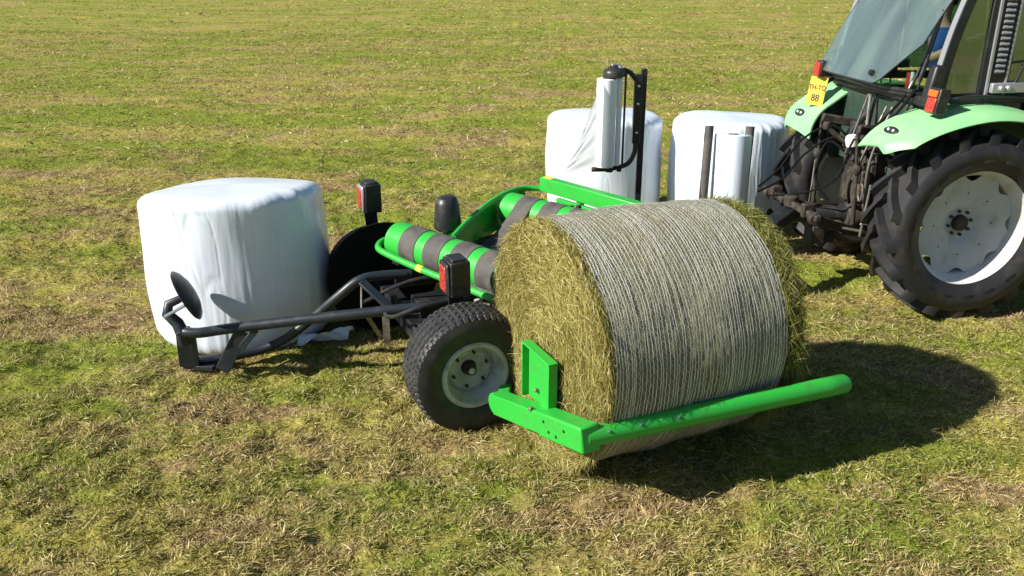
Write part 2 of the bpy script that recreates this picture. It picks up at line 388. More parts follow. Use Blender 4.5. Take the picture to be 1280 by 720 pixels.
# ------------------------------------------------------------------ wrapped bales
def wrapped_bale(loc, r, h, label, seed, rz=0, tilt=(0, 0), lean=.04, group='white wrapped bales standing on end'):
    root = empty('wrapped_bale', (*loc, 0), rz); tag(root, label, 'bale', group)
    prof = []; c = .12; vw = Vector((math.cos(-rz)*loc[0]-math.sin(-rz)*loc[1], math.sin(-rz)*loc[0]+math.cos(-rz)*loc[1])).normalized()
    for t in np.linspace(0.004, 1, 10): prof.append(((r-c)*t, h+.022*(1-t*t)))
    pts = [(q, z) for q, z in prof[:-1]]
    for t in np.linspace(0, 1, 10):
        a = t*math.pi/2; pts.append((r-c+c*math.sin(a)-.0, h-c*.75+c*.75*math.cos(a)))
    for t in np.linspace(0, 1, 44)[1:-1]: pts.append((r*(1+.028*math.sin(math.pi*t)), (h-c*.75)*(1-t)+.13*t))
    for t in np.linspace(0, 1, 8): a = t*math.pi/2; pts.append((r-.11+.11*math.cos(a), .13-.13*math.sin(a)))
    pts.append((.02, 0.0))
    n = 480; V = []; P = len(pts)
    ph = np.linspace(0, 2*math.pi, n, endpoint=False)
    for (q, z) in pts:
        zz = z/h
        fold = (fbm(ph/(2*math.pi)*70+seed, np.full(n, zz*2.2+seed), 3+seed, 3)-.5)*.017*(.05+1.7*vn(ph*1.9+seed, np.full(n, zz*1.1), 8+seed)**3)-.006*np.clip(1-np.abs(fbm(ph*3.2+seed+zz*.35, np.full(n, zz*1.3), 19+seed, 2)-.5)/.02, 0, 1)*vn(ph*2.3, np.full(n, zz*2), 23+seed)
        tw = (fbm(ph/(2*math.pi)*9+seed, np.full(n, zz*1.5), 13+seed, 2)-.5)*.05
        # wrap-around continuity
        wgt = np.clip((ph-5.8)/.48, 0, 1)
        fold = fold*(1-wgt); tw = tw*(1-wgt)+tw[0]*wgt
        edge = np.exp(-((z-(h-.03))/.09)**2)*(fbm(ph/(2*math.pi)*36, np.full(n, zz*4), 31+seed, 2)-.5)*.03*(1-wgt)
        k = min(1, q/(r*.8)); rr = q+(fold+tw)*k+edge*k
        zt_ = np.full(n, 1.0)*z-lean*(rr*np.cos(ph)*vw[0]+rr*np.sin(ph)*vw[1])*max(0, z/h-.3)/.7
        zz_ = zt_+(.010*np.sin(ph*3+seed)*k if z > h*.8 else 0)
        V.append(np.stack([rr*np.cos(ph)+tilt[0]*z, rr*np.sin(ph)+tilt[1]*z, zz_], 1))
    V = np.concatenate(V); F = []
    i, j = np.meshgrid(np.arange(P-1), np.arange(n), indexing='ij'); i = i.ravel(); j = j.ravel(); j2 = (j+1) % n
    F = np.stack([i*n+j, (i+1)*n+j, (i+1)*n+j2, i*n+j2], 1)
    npmesh('film_wrap', V, F, 'film', root, True)
    return root
b1 = wrapped_bale((-2.085, 6.42), .67, 1.12, 'white film wrapped bale nearest the camera, behind the black tipping frame', 2, 0, (-.02, 0), .13)
b2 = wrapped_bale((.99, 9.35), .60, 1.17, 'white film wrapped bale standing behind the upright film dispenser', 5, 1.9)
b3 = wrapped_bale((2.26, 9.15), .585, 1.17, 'white film wrapped bale between the spare film roll and the tractor wheel', 9, 2.6)
# torn film tail of the left bale
rows = []
for i in range(16):
    t = i/15; p = at(372+66*t, 427-12*t, z=.06); row = []
    for j in range(7):
        s_ = j/6-.5; row.append(p+Vector((.05*s_, .13*s_*(1-.5*t), .03*math.sin(7*t+5*s_)+.02*math.sin(13*s_+3*t))))
    rows.append(row)
MB().sheet(rows, .0015).build('film_tail', 'film', b1, world=True)

# ------------------------------------------------------------------ tyres
def lug_tyre(c, yc, Rt, w, Rb, nl, side_list=(1, -1), lug_h=.042):
    "carcass and chevron lugs round a lateral (y) axis, centre at height c[2]"
    m_ = MB(); R0 = Rt-lug_h; hw = w/2; prof = []
    for t in np.linspace(-1, 1, 13): prof.append((R0-.018*t*t, t*hw*.92))
    side = [(R0-.035, hw*1.0), (R0-.075, hw*1.06), ((R0+Rb)/2+.01, hw*1.09), (Rb+.05, hw*1.0), (Rb+.012, hw*.86), (Rb-.02, hw*.78)]
    prof = [(a, -b) for a, b in side[::-1]]+prof+side
    m_.lathe(prof, (c[0], yc, c[2]), (0, 1, 0), 96)
    for sd_ in side_list:
        for k in range(nl):
            p0 = 2*math.pi*(k+(.5 if sd_ < 0 else 0))/nl; st = []
            for q in (-.06, .12, .35, .6, .82, .97, 1.10, 1.17):
                ph = p0-.34*max(q, 0)**.85 if q > 0 else p0
                if q <= 1: r_ = R0-.018*q*q; y_ = q*hw*.95
                else: r_ = R0-.018-(q-1)*.75; y_ = hw*(.95+(q-.97)*.5)
                top = Rt-.016*q*q if q <= .97 else r_+lug_h*.9*(1.22-q)/.25
                st.append((ph, y_, r_-.012, top, .029+.010*q))
            v = []; f = []
            for ph, y_, r0, r1, wd in st:
                for (da, rr) in ((-wd*1.25/r0, r0), (-wd/r0*.8, r1), (wd/r0*.8, r1), (wd*1.25/r0, r0)):
                    a = ph+da; v.append((c[0]-rr*math.cos(a), yc+sd_*y_+ (.012 if da > 0 else -.012)*0, c[2]+rr*math.sin(a)))
            for i in range(len(st)-1):
                for j in range(3): q_ = (i*4+j, i*4+j+1, i*4+j+5, i*4+j+4); f.append(q_ if sd_ < 0 else q_[::-1])
            f.append((0, 1, 2, 3)); e = (len(st)-1)*4; f.append((e, e+1, e+2, e+3)); m_.add(v, f)
    return m_
def wave_rim(m_rim, m_disc, c, yc, side, Rb, w):
    "rim barrel with flange, and dished eight-lobed disc, outer face towards side"
    o = (c[0], yc, c[2]); s_ = side
    pr = [(Rb+.022, w*.5*.86), (Rb+.004, w*.47*.86), (Rb-.015, w*.42*.86), (Rb-.03, w*.28), (Rb-.06, w*.16), (Rb-.066, -w*.1), (Rb-.03, -w*.25), (Rb-.012, -w*.42), (Rb+.02, -w*.46)]
    inner = [(a-.012, b) for a, b in pr[::-1]]
    m_rim.lathe([(a, b*s_) for a, b in pr+inner], o, (0, 1, 0), 80)
    Rd = Rb-.058; d0 = w*.13
    prof = [(.0, -.055), (.075, -.055), (.12, -.052), (.15, -.03), (.20, -.012), (.27, .0), (Rd*.9, .012), (Rd*1.06, .020), (Rd*1.06, .008), (.15, -.042), (.0, -.068)]
    def fr_(i, r_, w_):
        if i in (6, 7, 8): return r_*(1-.20*(.5+.5*math.cos(w_*8))**1.2)
        return r_
    m_disc.lathe([(a, (b+d0-.02)*s_) for a, b in prof], o, (0, 1, 0), 160, fr_)

# ------------------------------------------------------------------ TRACTOR
T = empty('tractor', (3.42, 7.5, 0), R(9)); tag(T, 'light green tractor with its rear window swung open, turned away to the right', 'tractor')
RW = .755
for sd_ in (-1, 1):
    wl = empty('rear_wheel', (0, sd_*.82, RW), 0, T)
    lug_tyre((0, 0, 0), 0, RW, .42, .475, 18, lug_h=.062).build('tyre', 'tyre', wl, smooth=35)
    mr = MB(); md = MB(); wave_rim(mr, md, (0, 0, 0), 0, sd_, .475, .40)
    mr.build('rim', 'rim', wl); md.build('wheel_disc', 'disc', wl)
    hb = MB(); d0 = sd_*(.40*.13-.02-.055)
    hb.lathe([(0, sd_*.045), (.05, sd_*.045), (.062, sd_*.035), (.066, 0), (.066, -sd_*.16)], (0, d0, 0), (0, 1, 0), 24)
    hb.build('hub', 'grease', wl); hb = MB()
    for k in range(8):
        a = k*math.pi/4+.2; hb.tube([(.097*math.cos(a), d0-sd_*.01, .097*math.sin(a)), (.097*math.cos(a), d0+sd_*.025, .097*math.sin(a))], .013, 6)
    hb.each('wheel_nut', 'grease', wl); hb = MB()
    for k in range(8):
        a = k*math.pi/4; hb.tube([(.25*math.cos(a), d0+sd_*.045, .25*math.sin(a)), (.25*math.cos(a), d0+sd_*.056, .25*math.sin(a))], .006, 6)
    hb.each('disc_bolt', 'grease', wl)
for sd_ in (-1, 1):                                     # front wheels, smaller
    wl = empty('front_wheel', (2.35, sd_*.80, .56), 0, T)
    lug_tyre((0, 0, 0), 0, .56, .30, .33, 18, lug_h=.034).build('tyre', 'tyre', wl, smooth=35)
    mr = MB(); md = MB(); wave_rim(mr, md, (0, 0, 0), 0, sd_, .33, .28); mr.build('rim', 'rim', wl); md.build('wheel_disc', 'disc', wl)
# driveline
d = MB(); d.box((.35, 0, .86), (1.5, .46, .62)); d.box((-.28, 0, .95), (.34, .52, .50)); d.box((1.7, 0, .80), (1.6, .36, .40))
d.lathe([(.15, -.66), (.15, -.3), (.19, -.28), (.19, .28), (.15, .3), (.15, .66)], (0, 0, RW), (0, 1, 0), 24)
d.box((2.35, 0, .56), (.16, 1.36, .14)); d.box((-.32, 0, 1.28), (.30, .40, .24)); d.lathe([(0, .06), (.09, .06), (.11, .03), (.11, -.05)], (-.46, 0, .62), (-1, 0, 0), 20)
for k in range(10): d.lathe([(0, .02), (.016, .02), (.016, 0)], (-.45, -.2+.4*(k % 5)/4, .78+.3*(k//5)), (-1, 0, 0), 6)
d.build('transmission_housing', 'grease', T, .02)
# bonnet
rows = []
for i in range(13):
    t = i/12; x = 1.22+1.95*t; hz_ = 1.66-.28*t**2; row = []
    for j in range(17):
        a = math.pi*j/16; cx = math.copysign(abs(math.cos(a))**.45, math.cos(a)); sx = abs(math.sin(a))**.5
        row.append((x, cx*.37*(1-.15*t), .98+(hz_-.98)*sx))
    rows.append(row)
MB().sheet(rows, .02).build('bonnet', 'pale', T); MB().box((3.17, 0, 1.16), (.06, .56, .50)).build('grille', 'plastic', T, .02)
ex = MB(); ex.tube([(1.5, -.38, 1.5), (1.42, -.62, 1.55), (1.38, -.66, 1.7), (1.38, -.66, 2.75)], .04, 14, sm=4); ex.build('exhaust', 'grease', T)
# fenders: curved sheets with a lip, thickness real
def fender(sd_):
    pr = ([(-.80, 1.335), (-.73, 1.425), (-.63, 1.505)] if sd_ < 0 else [(-.70, 1.20), (-.685, 1.315), (-.62, 1.43)])+[(-.50, 1.565 if sd_ < 0 else 1.52), (-.36, 1.61), (-.20, 1.645), (-.03, 1.665), (.15, 1.66), (.35, 1.625), (.53, 1.55), (.68, 1.44), (.76, 1.32)]
    pr = [(p.x, p.z) for p in smooth_path([(a, 0, b) for a, b in pr], 4)]
    rows = []
    for i, (x, z) in enumerate(pr):
        t = i/(len(pr)-1); row = []; e = max(0, 1-t/.16); y0 = .55 if sd_ < 0 else .43; y1 = 1.03-(.16 if sd_ < 0 else .08)*e
        for j in range(11):
            s_ = j/10; y = y0+(y1-y0)*s_; drop = .035*s_**2.5
            if j == 10: drop = .075
            if j == 10: y -= .0
            nx_ = -(.0) ; row.append((x+ (x*.03 if j == 10 else 0)*-1, sd_*y, z-drop+(.09 if sd_ < 0 else .08)*s_*e))
        rows.append(row)
    m_ = MB().sheet(rows, .014 if sd_ > 0 else -.014); return m_
for sd_ in (-1, 1):
    fd = fender(sd_).build('fender', 'pale', T, smooth=50)
    # inner side sheet between fender and cab floor
    sp = MB(); poly = [(-.5, sd_*.55, 1.35), (-.42, sd_*.55, 1.54), (-.2, sd_*.55, 1.64), (.2, sd_*.55, 1.64), (.5, sd_*.55, 1.54), (.72, sd_*.55, 1.34), (.6, sd_*.55, 1.0), (-.45, sd_*.55, 1.0)]
    sp.prism(poly, (0, -sd_*.012, 0)); sp.build('inner_panel', 'dkgreen', fd)
    ov = MB(); o = Vector((-.663, sd_*.74, 1.490 if sd_ < 0 else 1.382)); tx = Vector((.76, 0, .65) if sd_ < 0 else (.5, 0, .866)).normalized(); ty = Vector((0, 1, 0)); nz = ty.cross(tx)*-1
    ring = [o+tx*.036*math.sin(a)+ty*.085*math.cos(a) for a in np.linspace(0, 2*math.pi, 28)[:-1]]; ov.prism([p+nz*.001 for p in ring], nz*.012); oo = ov.build('oval_socket', 'plastic', fd, .003)
    bo = MB()
    for q in (-.035, .03): bo.lathe([(0, .022), (.009, .021), (.012, .012)], o+ty*q, nz, 12)
    bo.each('bolt', 'white', oo)
# small raised badge on near fender
bd = MB()
bd.box((-.42, -.82, 1.578), (.03, .07, .004), (.93, 0, .36), (0, 1, 0))
bd.build('badge', 'silver', T)
# cab ------------------------------------------------------------------
fr_ = MB()
def pillar(p, q, w_, d_): fr_.bar(p, q, w_, d_, (0, 1, 0))
for sd_ in (-1, 1):
    y = sd_*.72
    pillar((.02, y, 1.66), (.02, y, 2.68), .05, .06); pillar((1.12, sd_*.66, 1.2), (.98, sd_*.64, 2.68), .05, .05)
    fr_.bar((-.36, y, 1.72), (1.12, y, 1.70), .05, .07); fr_.bar((-.2, y, 2.68), (.98, sd_*.66, 2.68), .05, .06)
fr_.bar((-.40, -.72, 1.70), (-.40, .72, 1.70), .07, .07); fr_.bar((-.20, -.72, 2.68), (-.20, .72, 2.68), .06, .06)
fr_.bar((1.1, -.66, 1.68), (1.1, .66, 1.68), .06, .06); fr_.bar((.98, -.66, 2.68), (.98, .66, 2.68), .06, .06)
cabf = fr_.build('cab_frame', 'black', T, .012)
for sd_ in (-1, 1):
    y = sd_*.73
    rp = MB(); rows = smooth_path([(-.33, y, 1.64), (-.315, y, 1.9), (-.26, y, 2.2), (-.19, y, 2.45), (-.11, y, 2.70)], 4)
    rp.sheet([[p+Vector((dx, dy, 0)) for dx, dy in ((-.038, -.036), (.038, -.036), (.038, .036), (-.038, .036), (-.038, -.036))] for p in rows])
    r_ = rp.build('rear_pillar', 'black', cabf, .01)
    sv = MB(); rows2 = [p+Vector((-.041, 0, 0)) for p in rows[5:]]
    sv.sheet([[p+Vector((dx, dy, 0)) for dx, dy in ((-.008, -.030), (.006, -.030), (.006, .030), (-.008, .030), (-.008, -.030))] for p in rows2])
    sv.build('trim_strip', 'silver', cabf, .006)
pb = MB(); pb.box((-.375, -.735, 1.82), (.10, .09, .30), (1, 0, -.18), (0, 1, 0)); pb.box((-.37, .735, 1.80), (.09, .09, .26), (1, 0, -.18), (0, 1, 0)); pb.each('pillar_foot', 'plastic', cabf, bevel=.02)
rf = MB(); rf.box((.38, 0, 2.80), (1.55, 1.56, .14)); rf.box((.38, 0, 2.90), (1.3, 1.3, .08)); rf.build('cab_roof', 'pale', T, .04)
fl = MB(); fl.box((.38, 0, 1.06), (1.5, 1.08, .07)); fl.box((-.38, 0, 1.44), (.03, 1.08, .46)); fl.box((-.28, 0, 1.66), (.2, 1.08, .05))
fl.box((1.12, 0, 1.4), (.03, 1.1, .5)); fl.build('cab_floor', 'dkgreen', T, .01)
# side glass, louvres, handles
for sd_ in (-1, 1):
    y = sd_*.725
    g_ = MB(); g_.prism([(-.275, y, 1.76), (-.01, y, 1.75), (-.01, y, 2.66), (-.09, y, 2.66), (-.18, y, 2.38), (-.24, y, 2.1)], (0, sd_*.006, 0)); g_.build('side_window', 'glass_side', T)
    g_ = MB(); g_.prism([(.24, y, 1.78), (1.05, sd_*.70, 1.74), (.96, sd_*.69, 2.64), (.24, y, 2.64)], (0, sd_*.006, 0)); g_.build('door_window', 'glass_side', T)
    lv = MB(); lv.box((.135, y*1.0, 2.2), (.15, .05, 1.0)); lo = lv.build('louvre_panel', 'black', T, .004)
    ls = MB()
    for k in range(20): ls.box((.13, sd_*.757, 1.92+k*.04), (.075, .02, .02), (1, 0, 0), (0, .8, sd_*.6))
    ls.build('louvre_slats', 'silver', lo)
    ls = MB(); ls.bar((.052, sd_*.756, 1.74), (.052, sd_*.756, 2.68), .018, .018, (0, 1, 0)); ls.bar((.20, sd_*.756, 1.74), (.215, sd_*.756, 2.68), .014, .014, (0, 1, 0)); ls.build('seal_strip', 'silver', lo)
    hd = MB(); hd.box((.22, sd_*.78, 1.80), (.30, .04, .075)); hd.lathe([(0, .03), (.02, .03), (.024, 0)], (.14, sd_*.795, 1.8), (0, sd_, 0), 14); hd.lathe([(0, .03), (.02, .03), (.024, 0)], (.2, sd_*.795, 1.8), (0, sd_, 0), 14); hd.build('door_hinge', 'silver', T, .008)
    sg = MB(); sg.tube([(-.32, sd_*.765, 1.70), (-.1, sd_*.78, 1.735), (.3, sd_*.78, 1.73), (.62, sd_*.76, 1.66)], .014, 10, sm=4); sg.build('door_seal', 'plastic', T)
    mi = MB(); mi.tube([(.24, sd_*.76, 1.75), (.3, sd_*.8, 2.0), (.26, sd_*.8, 2.3)], .01, 8, sm=4); mi.tube([(.28, sd_*.79, 1.97), (.55, sd_*.79, 1.99)], .01, 8); mi.build('grab_rail', 'black', T)
g_ = MB(); g_.prism([(1.11, -.62, 1.72), (1.11, .62, 1.72), (.97, .62, 2.64), (.97, -.62, 2.64)], (.006, 0, 0)); g_.build('windscreen', 'glass_side', T)
# open rear window: top-hinged, swung out, curved, lower near corner cut
rows = []
def gx_(z): return -.62+(z-1.79)*.44+.14*max(0, z-1.79)**2
for i in range(25):
    z = 1.79+(2.66-1.79)*i/24; near = -.34-min(.28, max(0, (z-1.79))*.86); near = max(near, -.62)
    if z < 1.815: near += .03
    row = [(gx_(z)+.03*((near+(.64-near)*j/16)/.65)**2, near+(.64-near)*j/16, z) for j in range(17)]; rows.append(row)
rw = MB().sheet(rows, .006).build('rear_window', 'glass', T)
ed = MB(); ed.tube([Vector(r_[0]) for r_ in rows], .006, 8); ed.tube([Vector(r_[-1]) for r_ in rows], .006, 8); ed.tube([Vector(p)+Vector((0, 0, -.003)) for p in rows[0]], .007, 8)
ed.build('window_edge', 'plastic', rw)
hdl = MB(); hdl.lathe([(0, .03), (.022, .028), (.026, 0)], (gx_(1.86)-.005, -.25, 1.86), (-1, 0, .3), 14); hdl.tube([(gx_(1.86)+.02, -.25, 1.86), (-.48, -.2, 1.83), (-.47, .1, 1.83)], .009, 8); hdl.build('window_handle', 'black', rw)
for y in (-.60, .62):
    st = MB(); st.tube([(-.36, y*.98, 2.0), (-.30, y, 2.36)], .011, 8); st.tube([(-.40, y*.98, 1.83), (-.36, y*.98, 2.0)], .017, 8); st.build('gas_strut', 'black', T)
st = MB(); st.tube([(-.44, -.54, 1.74), (-.30, -.50, 2.1), (-.19, -.44, 2.45), (-.12, -.4, 2.6)], .012, 8, sm=4); st.tube([(-.3, -.50, 2.1), (-.32, -.46, 1.75)], .009, 8); st.build('wiper_arm', 'black', T)
for z_, x_ in ((1.76, -.47), (1.73, -.46)):
    st = MB(); st.tube([(x_, .6, z_), (x_-.03, .2, z_+.01), (x_-.02, -.2, z_-.01), (x_+.03, -.6, z_)], .018, 10, sm=4); st.build('window_seal', 'plastic', T)
# inside the cab
st = MB(); st.box((.32, 0, 1.56), (.46, .46, .14)); st.box((.52, 0, 1.86), (.12, .44, .52), (1, 0, .12), (0, 1, 0)); st.box((.34, 0, 1.3), (.3, .34, .4)); st.build('seat', 'seat', T, .03)
sw = MB(); o = Vector((.86, 0, 1.90)); ax = Vector((-.45, 0, .9)).normalized(); a_, b_, _ = basis(ax)
sw.tube([o+(a_*math.cos(k)+b_*math.sin(k))*.19 for k in np.linspace(0, 2*math.pi, 33)], .014, 8); sw.tube([o, o-ax*.45], .025, 10); sw.bar(o-a_*.18, o+a_*.18, .03, .01, tuple(ax)); sw.build('steering_wheel', 'plastic', T)
cn = MB(); cn.box((.25, -.42, 1.45), (.7, .16, .5)); cn.box((.05, .42, 1.42), (.5, .18, .44)); cn.box((.95, 0, 1.55), (.2, .4, .5))
cn.each('control_console', 'plastic', T, bevel=.03)
lvx = MB()
for k, (x, y) in enumerate(((-.02, -.44), (.06, -.41), (.15, -.44), (-.1, .42), (.0, .44))):
    lvx.tube([(x, y, 1.68), (x-.02, y, 1.83)], .007, 8); lvx.lathe([(0, .05), (.015, .04), (.018, .02), (.01, 0)], (x-.02, y, 1.82), (0, 0, 1), 12)
lvx.each('lever', 'black', T)
sg = MB(); sg.box((-.36, -.43, 1.80), (.012, .035, .17)); sg.build('reflector_strip', 'white', T); sg = MB(); sg.box((-.36, -.385, 1.80), (.012, .05, .15)); sg.build('reflector_strip', 'redp', T)
# lights, plate
tl_ = MB(); tl_.box((-.40, -.86, 1.725), (.09, .125, .19), (1, 0, -.15), (0, 1, 0)); t_ = tl_.build('tail_light', 'plastic', T, .012)
tl_ = MB(); tl_.box((-.448, -.86, 1.785), (.02, .105, .05), (1, 0, -.15), (0, 1, 0)); tl_.build('indicator_lens', 'orange', t_, .006); tl_ = MB(); tl_.box((-.455, -.86, 1.70), (.02, .105, .11), (1, 0, -.15), (0, 1, 0)); tl_.build('brake_lens', 'red', t_, .006)
tl_ = MB(); tl_.box((-.56, .585, 1.795), (.12, .10, .14)); t_ = tl_.build('tail_light', 'plastic', T, .012); tl_ = MB(); tl_.box((-.625, .585, 1.795), (.03, .09, .12)); tl_.build('brake_lens', 'red', t_, .006)
PX, PY, PZ = -.60, .60, 1.595
pN = Vector((-.84, -.46, .20)).normalized(); pX = Vector((.46, -.84, 0)).normalized(); pX = (pX-pN*pX.dot(pN)).normalized(); pU = pN.cross(pX); 
if pU.z < 0: pU = -pU
pl = MB(); pl.box((PX, PY, PZ), (.175, .25, .010), pX, pU, pN); plo = pl.build('number_plate', 'yellow', T, .003)
pk = MB(); pk.bar((PX+.01, PY, PZ-.08), (PX+.02, PY-.02, PZ-.22), .02, .006); pk.bar((PX+.012, PY, PZ+.02), (-.45, PY, PZ+.12), .03, .008, (0, 1, 0)); pk.each('plate_bracket', 'black', T)
def text(s_, size, o, X_, Y_, name, m_, parent, depth=.0015):
    cu = bpy.data.curves.new(name, 'FONT'); cu.body = s_; cu.size = size; cu.extrude = depth; cu.align_x = 'CENTER'; cu.align_y = 'CENTER'; cu.offset = .0012
    ob = bpy.data.objects.new(name, cu); COL.objects.link(ob); bpy.context.view_layer.update()
    me = bpy.data.meshes.new_from_object(ob.evaluated_get(bpy.context.evaluated_depsgraph_get())); bpy.data.objects.remove(ob)
    X_ = Vector(X_).normalized(); Y_ = Vector(Y_).normalized(); Z_ = X_.cross(Y_)
    mt = Matrix((X_, Y_, Z_)).transposed().to_4x4(); mt.translation = Vector(o); me.transform(mt)
    me.materials.clear(); me.materials.append(M[m_]); o_ = bpy.data.objects.new(name, me); COL.objects.link(o_); o_.parent = parent; return o_
c_ = Vector((PX, PY, PZ))+pN*.0065
text('TH-TQ', .058, c_+pU*.03, pX, pU, 'lettering', 'ink', plo); text('88', .085, c_-pU*.062, pX, pU, 'lettering', 'ink', plo)
# three-point hitch, levers, hoses
def rods(name, mt, items, n=8):
    for pts, r_ in items:
        q = MB(); q.tube(pts, r_, n, sm=4 if len(pts) > 2 else 0); q.build(name, mt, T)
for sd_ in (-1, 1):
    q = MB(); q.bar((-.15, sd_*.26, .50), (-.72, sd_*.36, .60), .035, .10); q.bar((-.70, sd_*.355, .60), (-1.02, sd_*.43, .72), .035, .08)
    q.lathe([(.02, -.03), (.055, -.03), (.055, .03), (.02, .03)], (-1.03, sd_*.43, .725), (0, 1, 0), 16); q.build('lower_link', 'rust', T, .008)
    q = MB(); q.bar((-.25, sd_*.22, 1.34), (-.68, sd_*.30, 1.42), .05, .07); q.build('lift_arm', 'grease', T, .01)
    q = MB(); q.tube([(-.68, sd_*.30, 1.40), (-.66, sd_*.33, 1.05)], .013, 10); q.tube([(-.66, sd_*.33, 1.12), (-.64, sd_*.35, .64)], .018, 10); q.lathe([(.03, -.04), (.045, 0), (.03, .04)], (-.66, sd_*.33, 1.1), (0, 0, 1), 12); q.build('lift_rod', 'rust', T)
    q = MB(); q.tube([(-.3, sd_*.52, .55), (-.75, sd_*.38, .62)], .012, 8); q.tube([(-.6, sd_*.47, 1.0), (-.62, sd_*.45, .56)], .011, 8); q.build('check_chain', 'steel', T)
q = MB(); q.tube([(-.42, 0, 1.16), (-.60, .06, 1.26), (-.72, .10, 1.36)], .022, 10); q.lathe([(0, .035), (.03, .03), (.038, 0), (.03, -.03), (0, -.035)], (-.73, .11, 1.38), (0, 0, 1), 14); q.build('top_link', 'rust', T)
q = MB(); q.bar((-1.03, -.50, .74), (-1.03, .52, .74), .055, .055); q.lathe([(0, -.05), (.06, -.05), (.06, .05), (0, .05)], (-1.03, .0, .76), (0, 0, 1), 18); q.box((-1.03, -.30, .76), (.10, .06, .12)); q.box((-1.03, .30, .76), (.10, .06, .12)); q.build('hitch_crossbar', 'rust', T, .012)
q = MB(); q.box((-.55, 0, .42), (.5, .12, .08)); q.box((-.78, 0, .46), (.12, .16, .16)); q.box((-.47, 0, .88), (.05, .3, .3)); q.each('drawbar_bracket', 'grease', T, bevel=.01)
q = MB(); q.lathe([(.075, -.40), (.085, -.3), (.06, -.28), (.06, .25), (.085, .28), (.1, .34)], (-.80, .03, .62), (1, .03, 0), 20); q.build('pto_guard', 'plastic', T)
rods('remote_lever', 'black', [([(-.40, .05, 1.50), (-.50, .06, 1.36), (-.56, .08, 1.20)], .026), ([(-.40, -.05, 1.74), (-.46, -.08, 1.45), (-.5, -.06, 1.2)], .012)])
rods('control_cable', 'steel', [([(-.47, -.03, 1.66), (-.52, .0, 1.4), (-.56, .05, 1.15)], .008), ([(-.47, -.06, 1.66), (-.50, -.12, 1.42)], .014), ([(-.46, -.30, 1.60), (-.60, -.34, 1.3), (-.66, -.28, 1.0)], .008), ([(-.5, -.45, 1.62), (-.62, -.44, 1.2), (-.6, -.4, .8)], .010)])
rods('hydraulic_hose', 'matte', [([(-.46, .10, 1.20), (-.62, .20, 1.36), (-.82, .34, 1.22), (-.98, .38, .96), (-1.2, .30, .82)], .010), ([(-.46, .02, 1.18), (-.66, .10, 1.28), (-.86, .22, 1.1), (-1.0, .25, .9), (-1.25, .2, .8)], .010),
    ([(-.46, -.08, 1.2), (-.60, -.12, 1.30), (-.72, -.16, 1.0), (-.9, -.05, .85), (-1.2, .12, .78)], .009), ([(-.46, -.14, 1.15), (-.55, -.24, 1.22), (-.64, -.22, .95), (-.55, -.10, .75)], .012),
    ([(-.44, -.62, 1.78), (-.52, -.56, 1.6), (-.55, -.40, 1.45), (-.60, -.22, 1.25), (-.55, -.1, 1.1)], .011), ([(-.42, -.55, 1.8), (-.50, -.48, 1.62), (-.58, -.3, 1.38), (-.5, -.12, 1.2)], .011), ([(-.46, .16, 1.1), (-.6, .3, 1.2), (-.7, .26, .9), (-.6, .16, .7)], .012)])
for y_, z_ in ((-.05, 1.22), (-.14, 1.2), (.05, 1.22), (-.25, 1.12), (-.22, .98)):
    q = MB(); q.lathe([(0, .05), (.018, .05), (.022, .035), (.022, 0)], (-.47, y_, z_), (-1, 0, 0), 12); q.build('hose_coupling', 'steel', T)
q = MB(); q.lathe([(0, .05), (.04, .045), (.05, .02), (.05, -.04), (0, -.045)], (-.56, -.02, 1.27), (-.3, 0, 1), 16); q.build('oil_cap', 'white', T)
q = MB(); q.box((-.50, -.28, 1.02), (.05, .08, .2)); q.box((-.5, -.30, .82), (.06, .04, .3)); q.each('hitch_bracket', 'rust', T, bevel=.006)
for y_ in (-.33, -.40):
    q = MB(); a_ = [(-.64+.0, y_+.03*math.cos(t), .92+.07*math.sin(t)) for t in np.linspace(0, 2*math.pi, 17)]; q.tube(a_, .009, 6); q.build('chain_link', 'steel', T)

# ------------------------------------------------------------------ DRIVER
def skin_body(name, joints, edges, mt, parent, sub=2, root=0):
    me = bpy.data.meshes.new(name); me.from_pydata([j[0] for j in joints], edges, []); me.materials.append(M[mt])
    o = bpy.data.objects.new(name, me); COL.objects.link(o); o.parent = parent
    md = o.modifiers.new('skin', 'SKIN'); md.use_smooth_shade = True
    for i, j in enumerate(joints):
        sv_ = me.skin_vertices[0].data[i]; r_ = j[1]; sv_.radius = r_ if isinstance(r_, tuple) else (r_, r_); sv_.use_root = (i == root)
    s_ = o.modifiers.new('sub', 'SUBSURF'); s_.levels = sub; s_.render_levels = sub; return o
Pn = empty('person', wmat(T) @ Vector((.28, 0, 1.62)), R(9)); tag(Pn, 'driver in a blue short-sleeved shirt twisting round on the tractor seat', 'person')
def pt(x, y, z): return (x-.28, y, z-1.62)
# body: one continuous figure (tractor coordinates), twisted to look back
J = [(pt(.28, .0, 1.70), (.15, .12)), (pt(.20, -.02, 1.90), (.15, .11)), (pt(.10, -.06, 2.08), (.16, .10)), (pt(.07, -.08, 2.20), (.07, .06)), (pt(.05, -.09, 2.28), .052),
     (pt(.04, -.10, 2.36), (.078, .085)), (pt(.02, -.10, 2.45), (.072, .08)),
     (pt(.0, -.24, 2.13), .062), (pt(-.17, -.31, 1.96), .046), (pt(-.05, -.38, 2.04), .036), (pt(.045, -.43, 2.10), .026),
     (pt(.18, .12, 2.12), .062), (pt(.24, .22, 1.90), .045), (pt(.42, .18, 1.82), .033), (pt(.55, .12, 1.86), .025),
     (pt(.36, -.12, 1.68), .085), (pt(.72, -.16, 1.66), .06), (pt(.80, -.16, 1.20), .045), (pt(.92, -.16, 1.15), .04),
     (pt(.36, .12, 1.68), .085), (pt(.72, .16, 1.66), .06), (pt(.80, .16, 1.20), .045), (pt(.92, .16, 1.15), .04)]
